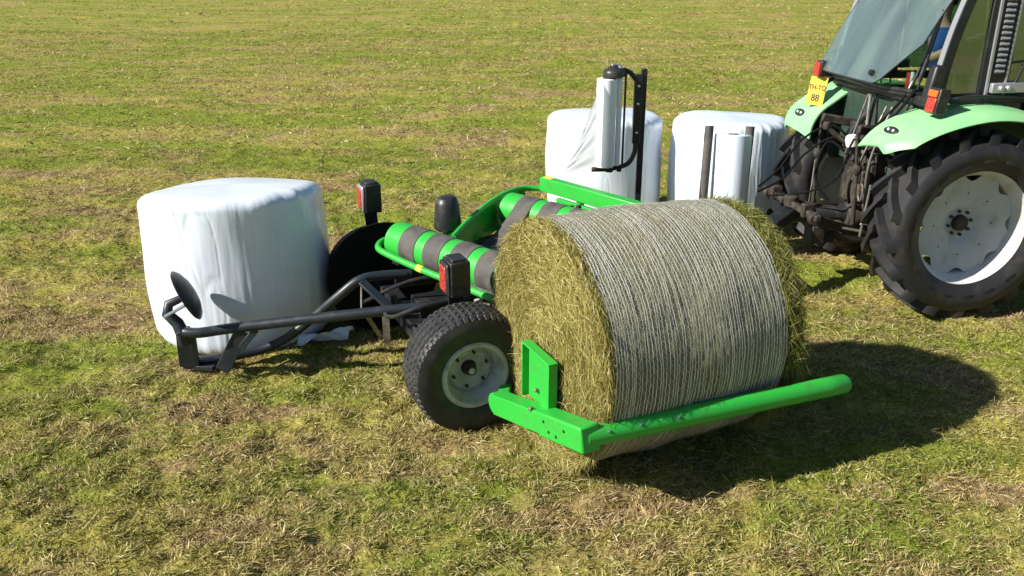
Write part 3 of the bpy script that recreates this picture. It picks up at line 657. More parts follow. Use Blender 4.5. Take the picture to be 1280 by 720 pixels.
Ed = [(0, 1), (1, 2), (2, 3), (3, 4), (4, 5), (5, 6), (2, 7), (7, 8), (8, 9), (9, 10), (2, 11), (11, 12), (12, 13), (13, 14), (0, 15), (15, 16), (16, 17), (17, 18), (0, 19), (19, 20), (20, 21), (21, 22)]
skin_body('body', J, Ed, 'skin', Pn)
J2 = [(j[0], tuple(q+.012 for q in (j[1] if isinstance(j[1], tuple) else (j[1], j[1])))) for j in J]
sh = [J2[0], J2[1], J2[2], J2[3], (pt(.0, -.24, 2.13), .08), (pt(-.15, -.30, 1.985), .066), (pt(.18, .12, 2.12), .08), (pt(.215, .18, 1.99), .066)]
skin_body('shirt', sh, [(0, 1), (1, 2), (2, 3), (2, 4), (4, 5), (2, 6), (6, 7)], 'shirt', Pn)
tr_ = [J2[0], J2[15], J2[16], J2[17], J2[19], J2[20], J2[21]]
skin_body('trousers', tr_, [(0, 1), (1, 2), (2, 3), (0, 4), (4, 5), (5, 6)], 'trouser', Pn)
for hand, (o, fwd, side) in {'a': (Vector(pt(.055, -.435, 2.105)), Vector((.8, -.25, .45)).normalized(), Vector((0, -.5, -.5))), 'b': (Vector(pt(.55, .12, 1.86)), Vector((.8, -.2, .2)).normalized(), Vector((0, .5, -.5)))}.items():
    side = (side-fwd*side.dot(fwd)).normalized(); up_ = fwd.cross(side).normalized()
    J_ = [(tuple(o), .024), (tuple(o+fwd*.05), (.036, .018))]; E_ = [(0, 1)]
    for k, (w_, ln) in enumerate(((-.030, .060), (-.010, .072), (.011, .068), (.030, .052))):
        b0 = o+fwd*.085+up_*w_; i = len(J_); J_ += [(tuple(b0), .0105), (tuple(b0+fwd*ln*.45+side*.012), .009), (tuple(b0+fwd*ln*.55+side*(.012+ln*.4)), .008), (tuple(b0+fwd*ln*.35+side*(.012+ln*.65)), .0075)]; E_ += [(1, i), (i, i+1), (i+1, i+2), (i+2, i+3)]
    i = len(J_); b0 = o+fwd*.03+up_*(-.034); J_ += [(tuple(b0), .012), (tuple(b0+fwd*.03+side*.025-up_*.012), .0105), (tuple(b0+fwd*.05+side*.045), .009)]; E_ += [(0, i), (i, i+1), (i+1, i+2)]
    skin_body('hand', J_, E_, 'skin', Pn, 1)
hd_ = Vector(pt(.035, -.10, 2.41))
def blob(name, c, r_, mt, cut=None, n=20):
    q = MB(); v = []; f = []
    for i in range(n+1):
        th = math.pi*i/n
        for j in range(2*n): p = math.pi*j/n; v.append(Vector(c)+Vector((r_[0]*math.sin(th)*math.cos(p), r_[1]*math.sin(th)*math.sin(p), r_[2]*math.cos(th))))
    for i in range(n):
        for j in range(2*n):
            qd = (i*2*n+j, (i+1)*2*n+j, (i+1)*2*n+(j+1) % (2*n), i*2*n+(j+1) % (2*n))
            if cut is None or cut(sum((v[t] for t in qd), Vector())/4-Vector(c)): f.append(qd)
    q.add(v, f); return q.build(name, mt, Pn, smooth=60)
blob('head', hd_, (.095, .078, .118), 'skin')
blob('hair', hd_+Vector((.008, 0, .012)), (.103, .086, .122), 'hair', lambda p: p.z > .03 or (p.x > .02 and p.z > -.06))
fc = MB(); fx = hd_.x-.093; fc.add([(fx+.004, hd_.y-.014, hd_.z-.02), (fx+.004, hd_.y+.014, hd_.z-.02), (fx-.026, hd_.y, hd_.z-.022), (fx+.006, hd_.y, hd_.z+.03), (fx+.002, hd_.y, hd_.z-.035)], [(0, 2, 3), (2, 1, 3), (0, 4, 2), (4, 1, 2)]); fc.build('nose', 'skin', Pn)
for s_ in (-1, 1):
    blob('eye', hd_+Vector((-.080, s_*.031, .005)), (.012, .014, .009), 'white', n=8); blob('pupil', hd_+Vector((-.090, s_*.031, .005)), (.004, .006, .006), 'ink', n=8); blob('ear', hd_+Vector((.005, s_*.079, -.005)), (.018, .010, .032), 'skin', n=8)
blob('mouth', hd_+Vector((-.082, 0, -.058)), (.010, .025, .006), 'redp', n=8)

# ------------------------------------------------------------------ BALE WRAPPER
WH = R(23); WO = Vector((-.72, 5.65, 0)); Wr = empty('bale_wrapper', WO, WH)
tag(Wr, 'green and black trailed bale wrapper with belt rollers, film dispenser and tipping frame', 'bale wrapper')
hx = Vector((math.cos(WH), math.sin(WH), 0)); hy = Vector((-math.sin(WH), math.cos(WH), 0)); UZ = Vector((0, 0, 1))
def W_(x, y, z): return WO+hx*x+hy*y+UZ*z
RS = .385
def small_tyre(o, ax, w, Rt, Rb):
    a, b, d = basis(ax); hw = w/2; NN = 540; prof = []
    ys = np.linspace(-1, 1, 61)
    side = [(Rt-.022, 1.02), (Rt-.06, 1.10), (Rt-.10, 1.13), (Rb+.06, 1.08), (Rb+.02, .96), (Rb, .86), (Rb-.02, .80)]
    cols = [('s', r_, -y_) for r_, y_ in side[::-1]]+[('t', Rt-.016*t*t*t*t, t) for t in ys]+[('s', r_, y_) for r_, y_ in side]
    ph = np.linspace(0, 2*math.pi, NN, endpoint=False); tri_ = np.abs(((ph/(2*math.pi)*54) % 1)-.5)*2
    A = []
    for kind, r_, t in cols:
        rr = np.full(NN, r_)
        if kind == 't':
            for g0 in (-.60, -.22, .22, .60):
                off_ = g0+(tri_-.5)*.09; rr = rr-.013*np.clip(1.3-np.abs(t-off_)/.035, 0, 1)
            if abs(t) > .76:
                slot = ((ph/(2*math.pi)*54+(.5 if t > 0 else 0)) % 1) < .34; rr = rr-.012*slot*min(1, (abs(t)-.76)/.06)
            else:
                sip = ((ph/(2*math.pi)*54+.25) % 1) < .08; rr = rr-.003*sip
        A.append(rr)
    A = np.array(A); P = len(cols); q = MB(); v = []
    for i, (kind, r_, t) in enumerate(cols):
        base = Vector(o)+d*(t*hw)
        ca = np.cos(ph)*A[i]; sa = np.sin(ph)*A[i]
        for k in range(NN): v.append(base+a*ca[k]+b*sa[k])
    f = [(i*NN+k, i*NN+(k+1) % NN, (i+1)*NN+(k+1) % NN, (i+1)*NN+k) for i in range(P-1) for k in range(NN)]
    return q.add(v, f)
for yw in (-.89, .93):
    s_ = -1 if yw < 0 else 1
    wl = empty('wheel', (.11 if yw < 0 else .02, yw, RS), 0, Wr); ax = Vector((0, 1, 0)); o = Vector((0, 0, 0)); w_ = .29; Rb = .196
    small_tyre(o, ax, w_, RS, Rb).build('tyre', 'tyre2', wl, smooth=30)
    q = MB(); pr = [(Rb+.022, .135), (Rb+.01, .148), (Rb-.004, .145), (Rb-.012, .125), (Rb-.022, .09), (Rb-.036, .07), (Rb-.040, .0), (Rb-.036, -.02), (Rb-.02, -.06), (Rb-.01, -.12), (Rb+.015, -.145)]
    q.lathe([(a, b*s_) for a, b in pr+[(a-.007, b) for a, b in pr[::-1]]], o, ax, 72)
    q.lathe([(a, b*s_) for a, b in [(Rb-.038, .015), (Rb-.05, .024), (.13, .030), (.10, .034), (.075, .012), (.05, .010), (.05, .0), (.13, .015), (Rb-.038, .005)]], o, ax, 72); q.build('rim', 'rimgrey', wl)
    q = MB(); q.lathe([(0, .075*s_), (.03, .073*s_), (.038, .05*s_), (.04, .01*s_), (.062, .008*s_), (.07, -.10*s_), (.07, -.2*s_), (0, -.2*s_)], o, ax, 24); q.build('hub', 'grease', wl)
    q = MB()
    for k in range(6):
        a_ = k*math.pi/3+.3; c_ = Vector((math.cos(a_)*.112, .026*s_, math.sin(a_)*.112)); q.tube([c_, c_+Vector((0, s_*.028, 0))], .011, 6)
    q.each('wheel_nut', 'grease', wl)
    q = MB(); q.lathe([(0, .082*s_), (.018, .080*s_), (.022, .072*s_)], o, ax, 16); q.build('hub_cap', 'disc', wl)
# chassis
q = MB(); q.box((0, 0, RS), (.12, 1.5, .12)); q.box((.55, -.55, .47), (1.0, .10, .12)); q.box((.55, .55, .47), (1.0, .10, .12)); q.box((1.0, 0, .42), (1.9, .22, .18)); q.box((.62, 0, .42), (.14, 1.2, .12)); q.box((.86, .1, .56), (.5, .5, .14)); q.build('chassis', 'black', Wr, .01)
q = MB(); q.lathe([(.0, .10), (.24, .10), (.26, .07), (.26, 0), (.2, -.02)], (.90, .16, .58), (0, 0, 1), 36); q.build('turntable', 'black', Wr)
hp = wmat(T) @ Vector((-1.03, 0, .66)); c0 = W_(1.9, 0, .45)
q = MB(); q.bar(c0, W_(2.9, .12, .50), .16, .14); q.bar(W_(2.88, .11, .50), hp, .14, .10); q.build('drawbar', 'black', Wr, .012, world=True)
q = MB(); q.lathe([(0, .0), (.40, 0), (.43, -.015), (.43, -.03), (0, -.03)], (.02, .74, .44), (0, 1, 0), 48); q.build('wheel_shade_disc', 'matte', Wr)  # added flat black disc that stands in for the shade on the far wheel
# lamp posts
for lampc, mast_ in ((W_(0, 0, 0)*0+Vector((-.37, 5.08, .895)), -1), (Vector((-1.13, 6.66, .975)), 1)):
    q = MB(); fx_ = -hx; lat = hy
    q.box(lampc+hx*.03, (.13, .165, .225), hx, lat); q.box(lampc+hx*.03+UZ*.118, (.10, .13, .02), hx, lat); t_ = q.build('tail_light', 'plastic', Wr, .022, world=True)
    q = MB(); q.box(lampc-hx*.045, (.025, .15, .20), hx, lat); q.build('lens_frame', 'silver' if mast_ > 0 else 'plastic', t_, .015, world=True)
    q = MB(); q.box(lampc-hx*.058, (.016, .105, .16), hx, lat); q.build('lens', 'red', t_, .008, world=True)
    q = MB(); q.bar(lampc+hx*.02-UZ*.11, lampc+hx*.04-UZ*.42, .012, .10, tuple(hx)); q.bar(lampc+hx*.04-UZ*.40, lampc+hx*.14-UZ*.44-hy*.3*mast_, .05, .05); q.build('lamp_post', 'black', Wr, .004, world=True)
# table: two rollers with belts
RA = Vector((.716, -.698, 0)); RN = Vector((.698, .716, 0)); A0 = at(494, 300, z=.80)-UZ*0; A0 = Vector((-.83, 6.12, .80)); B0 = A0+RN*1.16; rr_ = .136; LA = 1.20
def roller(o, Ln):
    q = MB(); q.lathe([(.0, -.01), (.05, -.01), (.05, 0), (rr_-.01, 0), (rr_, .01), (rr_, Ln-.01), (rr_-.01, Ln), (.03, Ln), (.03, Ln+.04), (0, Ln+.04)], o, RA, 40)
    return q.build('roller', 'green', Wr, world=True)
roller(A0, LA); roller(B0+RA*0, 1.34)
starts = [.17, .43, .69, .95]
for k, a0 in enumerate(starts):
    wd = .165; prof = []; rb = rr_+.005
    for t in np.linspace(-math.pi*.12, -math.pi*1.1, 16): pass
    # side view loop in (n, z): over A (outer side), sagging top run, over B, lower return
    lp = []
    for t in np.linspace(-70, -314, 26): lp.append((rb*math.cos(R(t)), rb*math.sin(R(t))))        # around A's outside, bottom to top
    D_ = 1.16; x0, z0 = lp[-1]
    xe, ze = D_+rb*math.cos(R(134)), rb*math.sin(R(134))
    for t in np.linspace(0, 1, 22)[1:-1]: lp.append((x0+(xe-x0)*t, z0+(ze-z0)*t-.26*4*t*(1-t)*(1-.12*k)))
    for t in np.linspace(134, -110, 26): lp.append((D_+rb*math.cos(R(t)), rb*math.sin(R(t))))
    x0, z0 = lp[-1]; xe, ze = lp[0]
    for t in np.linspace(0, 1, 14)[1:-1]: lp.append((x0+(xe-x0)*t, z0+(ze-z0)*t-.30*4*t*(1-t)))
    lp.append(lp[0]); rows = []
    for (n_, z_) in lp: rows.append([A0+RA*(a0+wd*j/3)+RN*n_+UZ*z_ for j in range(4)])
    MB().sheet(rows, .006).build('belt', 'belt', Wr, world=True, smooth=60)
# table cross frame under belts
q = MB()
for a_ in (.05, 1.22): q.bar(A0+RA*a_-UZ*.20+RN*.1, B0+RA*a_-UZ*.20-RN*.0, .07, .07)
q.bar(A0+RA*.05+RN*.55-UZ*.2, A0+RA*1.2+RN*.55-UZ*.2, .10, .08); q.bar(A0-RA*.03-UZ*.2, A0-RA*.03+UZ*.02, .03, .08, tuple(RA)); q.bar(B0-RA*.03-UZ*.2, B0-RA*.03+UZ*.02, .03, .08, tuple(RA)); q.build('table_frame', 'black', Wr, .008, world=True)
# side rail tube near the first roller
q = MB(); z_ = .70
rail = [A0+RN*.08-RA*.06-UZ*.02, A0-RN*.06-RA*.085-UZ*.01, A0-RN*.16-RA*.03-UZ*.03, A0-RN*.175+RA*.12-UZ*.05, A0-RN*.17+RA*.5-UZ*.075, A0-RN*.165+RA*1.20-UZ*.10]
q.tube(rail, .024, 14, sm=6); ro = q.build('side_rail', 'green', Wr, world=True)
q = MB(); q.tube([A0-RN*.172+RA*.42-UZ*.069, A0-RN*.17+RA*.475-UZ*.073], .0262, 14); q.build('yellow_sleeve', 'decal', ro, world=True)
q = MB(); q.bar(A0-RN*.10+RA*.62-UZ*.09, A0-RN*.10+RA*1.22-UZ*.10, .025, .05); q.build('steel_strip', 'chrome', Wr, .003, world=True)
# cones
def cone(c, h=.35, r0=.108, r1=.088):
    q = MB(); q.lathe([(0, 0), (r0*.8, 0), (r0, .02), (r0, .05), (r1+.006, h*.8), (r1, h-.04), (r1-.012, h-.012), (r1-.03, h), (0, h+.002)], c, (0, 0, 1), 32); return q.build('guide_cone', 'plastic', Wr, world=True)
cc = at(560, 287, y=6.55); cone(cc, .265)
q = MB(); q.bar(cc-UZ*.02, B0-RA*.02-UZ*.16, .06, .03); q.bar(cc-UZ*.02, A0+RN*.3-UZ*.18, .06, .03); q.build('cone_bracket', 'green', Wr, .004, world=True)
# curved end guard: tube with plate below it
gp = smooth_path([at(566, 297, z=.80), at(583, 279, z=.83), at(608, 257, z=.87), at(634, 241, z=.90), at(662, 235, z=.90), at(705, 240, z=.88), at(745, 250, z=.86), at(790, 262, z=.84)], 6)
q = MB(); q.tube(gp, .024, 14); go = q.build('end_guard', 'green', Wr, world=True)
rows = []
for i, p in enumerate(gp[:24]): rows.append([p-UZ*.01, p-UZ*.12-RN*.0, p-UZ*.27])
MB().sheet(rows, .012).build('guard_plate', 'green', go, world=True)
# cutter bar
c0 = at(679, 229, z=.95); c1 = at(806, 265, z=.95); dv = (c1-c0).normalized(); lv_ = UZ.cross(dv).normalized()
q = MB(); q.bar(c0, c1, .085, .12); bo = q.build('cutter_bar', 'green', Wr, .008, world=True)
q = MB(); q.box(c0+dv*.075+UZ*.0615-lv_*.0, (.10, .055, .003), dv, lv_); q.build('warning_decal', 'decal', bo, world=True)
q = MB(); q.bar(c0+dv*.2-UZ*.10-RN*.02, c1+dv*.0-UZ*.11-RN*.02, .04, .04); q.bar(c0+dv*.45-UZ*.3, c0+dv*.45-UZ*.05, .05, .05, tuple(RA)); q.bar(c0+dv*.85-UZ*.5, c0+dv*.85-UZ*.05, .05, .05, tuple(RA)); q.build('bar_support', 'green', Wr, .006, world=True)
q = MB(); kb = at(712, 262, z=.90)
for k in range(5): q.box(kb+Vector((.03*k-.05, .02*math.sin(k*2), .02*math.cos(k*3))), (.04, .03, .03), (1, .3*k, .2), (-.3*k, 1, 0))
q.tube([kb-RN*.1, kb, kb+RN*.12-UZ*.02], .01, 8); q.build('latch', 'grease', Wr, .003, world=True)
# mast and film dispenser
MY = 7.95
mb = at(802, 262, y=MY); mt_ = at(802, 86, y=MY); mtx = Vector((mb.x+.0, MY, mt_.z)); mbx = Vector((mtx.x, MY, .35))
mtx = Vector((at(801, 170, y=MY).x, MY, mt_.z)); mbx = Vector((mtx.x, MY, .38))
q = MB(); q.bar(mbx, mtx, .055, .055, (1, 0, 0)); ms = q.build('film_mast', 'black', Wr, .006, world=True)
q = MB(); zt = at(797, 92, y=MY).z; zb = at(797, 178, y=MY).z
q.bar(Vector((mtx.x-.05, MY-.03, zb)), Vector((mtx.x-.05, MY-.03, zt)), .07, .07, (1, 0, 0)); q.build('mast_slide', 'black', ms, .008, world=True)
q = MB()
for z_ in (zb+.1, (zb+zt)/2+.05, zt-.1): q.lathe([(0, .012), (.012, .01), (.014, 0)], (mtx.x-.05, MY-.066, z_), (0, -1, 0), 10)
q.each('bolt', 'chrome', ms, world=True)
bx = mtx.x-.05
q = MB(); q.bar(mbx+UZ*.05, W_(2.55, .0, .45), .10, .10); q.bar(mbx+UZ*.10, c1+Vector((0, .02, -.12)), .05, .05); q.build('mast_arm', 'black', Wr, .01, world=True)
FX = at(757, 150, y=MY-.10).x; fz1 = at(758, 98, y=MY-.1).z; fz0 = at(758, 208, y=MY-.1).z
q = MB(); q.tube([(FX+.03, MY-.08, fz1+.05), (bx-.12, MY-.05, fz1+.06), (bx-.04, MY-.04, fz1-.0), (bx-.0, MY-.03, fz1-.12), (bx, MY-.03, zb), (bx-.01, MY-.03, fz0+.10), (bx-.06, MY-.04, fz0+.015), (bx-.16, MY-.06, fz0-.02), (FX+.02, MY-.08, fz0-.03), (FX-.09, MY-.09, fz0-.03)], .022, 12, sm=6); q.build('dispenser_frame', 'black', ms, world=True)
q = MB(); q.tube([(FX+.165, MY-.09, fz1+.05), (FX+.165, MY-.09, fz0-.02)], .010, 10); q.build('guide_rod', 'black', ms, world=True)
q = MB(); q.tube([(FX+.115, MY-.10, fz1-.0), (FX+.115, MY-.10, fz0+.01)], .024, 12); q.build('tension_roller', 'rollfilm', ms, world=True)
q = MB(); q.lathe([(0, .085), (.03, .083), (.045, .06), (.085, .04), (.098, .015), (.095, -.02), (.06, -.03), (0, -.03)], (FX+.06, MY-.09, fz1+.035), (0, 0, 1), 28); hd0 = q.build('dispenser_head', 'plastic', ms, .004, world=True)
q = MB(); q.box((FX+.075, MY-.09, fz1+.115), (.08, .05, .014)); q.lathe([(0, .02), (.02, .02), (.022, 0)], (FX+.11, MY-.1, fz1+.09), (0, 0, 1), 12); q.build('head_cap', 'chrome', hd0, .004, world=True)
q = MB(); q.lathe([(0, .02), (.03, .018), (.035, -.02), (0, -.02)], (FX+.05, MY-.10, fz0-.03), (0, 0, 1), 16); q.lathe([(0, .02), (.022, .02), (.022, -.02), (0, -.02)], (FX-.09, MY-.09, fz0-.03), (1, 0, 0), 14); q.lathe([(0, .02), (.022, .02), (.022, -.02), (0, -.02)], (FX+.14, MY-.09, fz0-.03), (1, 0, 0), 14); q.each('roll_holder', 'grease', ms, bevel=.003, world=True)
# spare roll carrier posts
for (u0, v0, u1, v1) in ((887, 157, 877, 268), (938, 158, 926, 268)):
    p1 = at(u0, v0, y=8.1); p0 = at(u1, v1, y=7.95); q = MB(); q.tube([p0-(p1-p0)*.15, p1], .041, 16); q.build('carrier_post', 'belt', Wr, world=True)
sp0 = at(911, 268, y=8.02); sp1 = at(919, 168, y=8.12)
q = MB(); q.bar(Vector((sp0.x-.35, 8.0, .42)), Vector((sp0.x+.35, 8.0, .42)), .10, .06); q.bar(Vector((sp0.x-.2, 8.0, .42)), W_(2.9, .1, .48), .07, .07); q.build('roll_carrier', 'black', Wr, .008, world=True)

# film rolls (things held by the machine)
fr1 = empty('film_roll', (FX, MY-.10, fz0)); tag(fr1, 'white film roll hanging upright in the black dispenser on the mast', 'film roll')
hh = fz1-fz0
q = MB(); q.lathe([(.038, 0), (.082, 0), (.088, .006), (.088, hh-.006), (.082, hh), (.038, hh)], (0, 0, 0), (0, 0, 1), 40); q.build('rolled_film', 'rollfilm', fr1)
q = MB(); q.lathe([(.03, -.02), (.038, -.02), (.038, hh+.02), (.03, hh+.02)], (0, 0, 0), (0, 0, 1), 24); q.build('core_tube', 'grease', fr1)
rows = []; P0 = Vector((FX-.095, MY-.13, 0)); e = at(692, 221, y=c0.y+.02)
for i in range(25):
    t = i/24; row = []
    for j in range(29):
        s_ = j/28; top = Vector((FX-.06, MY-.19, fz0+hh*(.05+.93*s_))); bot = e+Vector((.10*s_, .02*s_, .045*s_))
        p = top.lerp(bot, t**.9); k_ = math.sin(s_*22+t*4)+.6*math.sin(s_*41-t*3); p += Vector((0, -.012*k_*(1-abs(2*t-1))**.5, -.03*math.sin(math.pi*t)*s_)); row.append(p)
    rows.append(row)
MB().sheet(rows).build('stretched_film', 'thin', fr1, world=True, smooth=80)
fr2 = empty('film_roll', (sp0.x-.015, 8.02, .45)); tag(fr2, 'spare white film roll standing between two dark posts', 'film roll')
ax = (sp1-sp0).normalized(); rl = (sp1-fr2.location).length
q = MB(); q.lathe([(.045, 0), (.165, 0), (.172, .008), (.172, rl-.008), (.165, rl), (.048, rl)], (0, 0, 0), ax, 44); q.build('rolled_film', 'film', fr2)
q = MB(); q.lathe([(.036, 0), (.048, 0), (.048, rl+.006), (.036, rl+.006)], (0, 0, 0), ax, 24); q.build('core_tube', 'grease', fr2)

# loading arm
t0 = at(733, 546, z=.49); t1 = at(1058, 479, z=.49); dt = (t1-t0).normalized()
q = MB(); q.tube([t0-dt*.01, t0+dt*(t1-t0).length*.9, t1-dt*.02, t1], [.056, .056, .056, .044], 24); arm = q.build('loading_arm', 'green', Wr, world=True, smooth=50)
q = MB()
for k in (.12, .3, .52): q.lathe([(0, .006), (.006, .005), (.008, 0)], t0+dt*k+Vector((0, -.05, .036)), (0, -1, .7), 8)
q.each('rivet', 'chrome', arm, world=True)
s0 = at(624, 503, z=.27); s1 = t0+Vector((-.005, .0, -.0)); ds = (s1-s0).normalized(); sl_ = (s1-s0).length
q = MB(); q.bar(s0, s0+ds*sl_*.60, .10, .125, (0, 0, 1)); q.build('arm_bracket', 'green', Wr, .006, world=True)
q = MB(); q.bar(s0+ds*sl_*.585, s1+ds*.05, .118, .14, (0, 0, 1)); sl2 = q.build('arm_sleeve', 'green', Wr, .012, world=True)
ny_ = UZ.cross(ds).normalized()
q = MB()
for k, dz in ((.66, .03), (.72, -.02), (.80, -.03), (.88, .02)): q.lathe([(0, .004), (.008, .003), (.009, -.002)], s0+ds*sl_*k-ny_*.060+UZ*dz, -ny_, 10)
q.each('bolt_hole', 'ink', sl2, world=True)
# end stop: channel standing on the bracket
es = s0+ds*sl_*.43; w2 = .075
bx_ = Vector((.914, .407, 0)); by_ = Vector((-.407, .914, 0))
q = MB(); zb_ = es.z+.03; ht = .33
cen = es+bx_*.03+UZ*0
q.box(Vector((cen.x, cen.y, zb_+ht/2))-by_*.09+bx_*.02, (.055, .10, ht), bx_, by_)
q.box(Vector((cen.x, cen.y, zb_+ht/2))+by_*.075+bx_*.035, (.012, .23, ht), bx_, by_)
q.box(Vector((cen.x, cen.y, zb_+ht/2))+by_*.188+bx_*.010, (.045, .010, ht-.004), bx_, by_)
q.box(Vector((cen.x, cen.y, zb_+ht+.005))+by_*.026+bx_*.018, (.062, .34, .010), bx_, by_)
eo = q.build('end_stop', 'green', Wr, .004, world=True)
q = MB()
for dp in (Vector((-.03, -.08, .05)), Vector((.0, .06, .09)), Vector((-.02, -.06, .0))): q.lathe([(0, .025), (.012, .023), (.014, 0)], Vector((cen.x, cen.y, zb_))+dp, (-.8, -.5, .3), 8)
q.each('bolt', 'steel', eo, world=True)
q = MB(); q.bar(s0+ds*.03-UZ*.02, W_(.62, -.45, .26), .07, .07); q.lathe([(.0, -.04), (.066, -.04), (.066, .04), (0, .04)], s0, tuple(-ny_), 20); q.build('arm_pivot', 'green', Wr, .008, world=True)
# hydraulic bits under the roller
q = MB(); k0 = at(612, 385, z=.55)
q.box(k0, (.16, .10, .08), hx, hy); q.tube([k0+Vector((-.1, 0, .05)), k0+Vector((0, -.02, .09)), k0+Vector((.12, 0, .04))], .012, 8, sm=4)
for k in range(5): q.lathe([(0, .03), (.014, .03), (.014, 0)], k0+Vector((-.06+.03*k, -.05, .03)), (0, -.5, 1), 8)
q.build('valve_block', 'steel', Wr, .004, world=True)
q = MB(); q.tube([W_(.5, -.3, .6), W_(.0, -.4, .62), W_(-.2, -.2, .5), W_(-.1, .3, .5)], .014, 8, sm=5); q.tube([W_(.6, -.1, .6), W_(.1, .0, .66), W_(-.3, .1, .5)], .014, 8, sm=5); q.build('hydraulic_hose', 'plastic', Wr, world=True)
# tipping frame at the rear
tA = at(526, 384, z=.52); tB = at(228, 416, z=.36)
q = MB(); pth = [tA, at(440, 393, z=.48), at(300, 409, z=.385), at(250, 416, z=.365), tB, at(231, 430, z=.27)]
q.tube([p for p in smooth_path(pth, 5)], .036, 14); fm = q.build('tipping_frame', 'tube', Wr, world=True)
q = MB(); pth = [at(514, 342, z=.64), at(470, 345, z=.645), at(446, 352, z=.62), at(420, 373, z=.50), at(390, 398, z=.33), at(356, 424, z=.17), at(325, 437, z=.10), at(285, 446, z=.08), at(240, 452, z=.08)]
q.tube(smooth_path(pth, 5), .034, 14); q.build('lower_tube', 'tube', fm, world=True)
q = MB(); q.lathe([(0, .004), (.030, .004), (.032, -.03), (.034, -.035)], at(514, 342, z=.64), (hx), 14); q.build('rusty_end', 'rust', fm, world=True)
def plate(name, px, mt, th, zs, par):
    P_ = [at(u, v, z=z) for (u, v), z in zip(px, zs)]; q = MB(); q.prism(P_, Vector((0, th, 0))); return q.build(name, mt, par, .003, world=True)
q = MB(); q.bar(at(452, 352, z=.64), at(487, 384, z=.50), .06, .02, (.3, -.5, 1)); q.build('gusset_strap', 'tube', fm, .003, world=True)
q = MB(); q.bar(at(452, 352, z=.63), at(452, 386, z=.47), .03, .012, (1, 0, 0)); q.bar(at(456, 390, z=.45), at(478, 424, z=.2), .03, .012, (0, 1, 0)); q.each('brace', 'steel', fm, bevel=.002, world=True)
q = MB(); q.bar(at(482, 388, z=.45), at(484, 428, z=.2), .05, .014, (0, 1, 0)); q.build('brace', 'steel', fm, .002, world=True)
q = MB(); a_ = at(303, 414, z=.36); b_ = at(278, 463, z=.07); q.bar(a_, b_, .10, .014, (.2, -1, .3)); q.build('foot_plate', 'tube', fm, .004, world=True)
q = MB(); q.bar(at(320, 412, z=.37), at(301, 436, z=.24), .045, .012, (.2, -1, .3)); q.build('foot_brace', 'tube', fm, .003, world=True)
q = MB(); q.bar(at(228, 408, z=.39), at(234, 458, z=.06), .10, .02, (.1, -1, .2)); q.build('end_plate', 'tube', fm, .004, world=True)
q = MB(); q.bar(at(240, 415, z=.34), at(246, 456, z=.07), .04, .03, (.1, -1, .2)); q.bar(at(233, 455, z=.05), at(270, 458, z=.05), .10, .03); q.build('end_foot', 'tube', fm, .004, world=True)
q = MB()
for v_ in (422, 432): q.lathe([(0, .02), (.012, .018), (.012, 0)], at(237, v_, z=.36-.009*(v_-415))+Vector((0, -.03, 0)), (0, -1, .2), 8)
q.each('bolt', 'chrome', fm, world=True)
dc = at(235, 368, y=5.52); dn = Vector((.87, .27, .415)).normalized()
q = MB(); q.tube([tB, at(222, 404, y=5.46), at(209, 392, y=5.46), at(211, 380, y=5.48), at(222, 375, y=5.5), dc-dn*.05], [.045, .042, .038, .034, .028, .024], 12); q.build('disc_arm', 'tube', fm, world=True)
q = MB(); q.tube([at(206, 396, y=5.40), at(231, 382, y=5.42)], .012, 8); q.build('lock_pin', 'chrome', fm, world=True)
q = MB(); q.lathe([(0, .045), (.05, .043), (.11, .032), (.16, .012), (.182, -.006), (.186, -.014), (.18, -.020), (.15, -.01), (.06, -.02), (.035, -.05), (0, -.05)], dc, dn, 40); q.build('tipping_disc', 'plastic', Wr, world=True)

# ------------------------------------------------------------------ RAW HAY BALE
BO = Vector((.185, 4.515, 0)); BH = R(24); Rb_ = Empty_b = empty('hay_bale', BO, BH); LB = 1.27; RB = .684; zc = .708
tag(Rb_, 'big unwrapped round hay bale in white net lying against the green loading arm', 'bale')
def brad(ph, x):
    u_ = ph/(2*math.pi)
    bul = .02*np.sin(np.pi*np.clip(x/LB, 0, 1)); lum = (fbm(x*4+7, np.cos(ph)*2.2+5, 61, 2)-.5)*.022+(fbm(x*3, np.sin(ph)*2.8+9, 63, 2)-.5)*.022
    return RB-.03*np.asarray(x)/LB+bul+lum
def bpos(ph, x, r_):
    y = r_*np.cos(ph); z = zc+r_*np.sin(ph); z = np.where(z < .07, .07+(z-.07)*.3, z); return np.stack([x+0*ph, y, z], -1)
n = 300; xs = np.linspace(.05, LB-.05, 60); ph = np.linspace(0, 2*math.pi, n, endpoint=False)
rowsV = []
for t in np.linspace(0, .94, 16): rr = RB*t; rowsV.append(('L', rr))
Vv = []
for t in np.linspace(0.02, .93, 22):
    r_ = RB*t; f_ = (fbm(r_*12*np.cos(ph)+20, r_*12*np.sin(ph)+20, 71, 3)-.5)
    swirl = .018*np.sin(r_*30+ph); Vv.append(bpos(ph, -.005-.035*(1-t**2)+f_*.045+swirl*.5, np.full(n, r_)))
for a_ in np.linspace(15, 75, 4): Vv.append(bpos(ph, .05-.05*math.cos(R(a_)), brad(ph, .05)-.05+.05*math.sin(R(a_))))
for x in xs: Vv.append(bpos(ph, x, brad(ph, x)))
for a_ in np.linspace(75, 15, 4): Vv.append(bpos(ph, LB-.05+.05*math.cos(R(a_)), brad(ph, LB-.05)-.05+.05*math.sin(R(a_))))
for t in np.linspace(.93, .02, 14):
    r_ = RB*t; f_ = (fbm(r_*12*np.cos(ph)+50, r_*12*np.sin(ph)+20, 77, 3)-.5); Vv.append(bpos(ph, LB+.04*(1-t**2)+f_*.05, np.full(n, r_)))
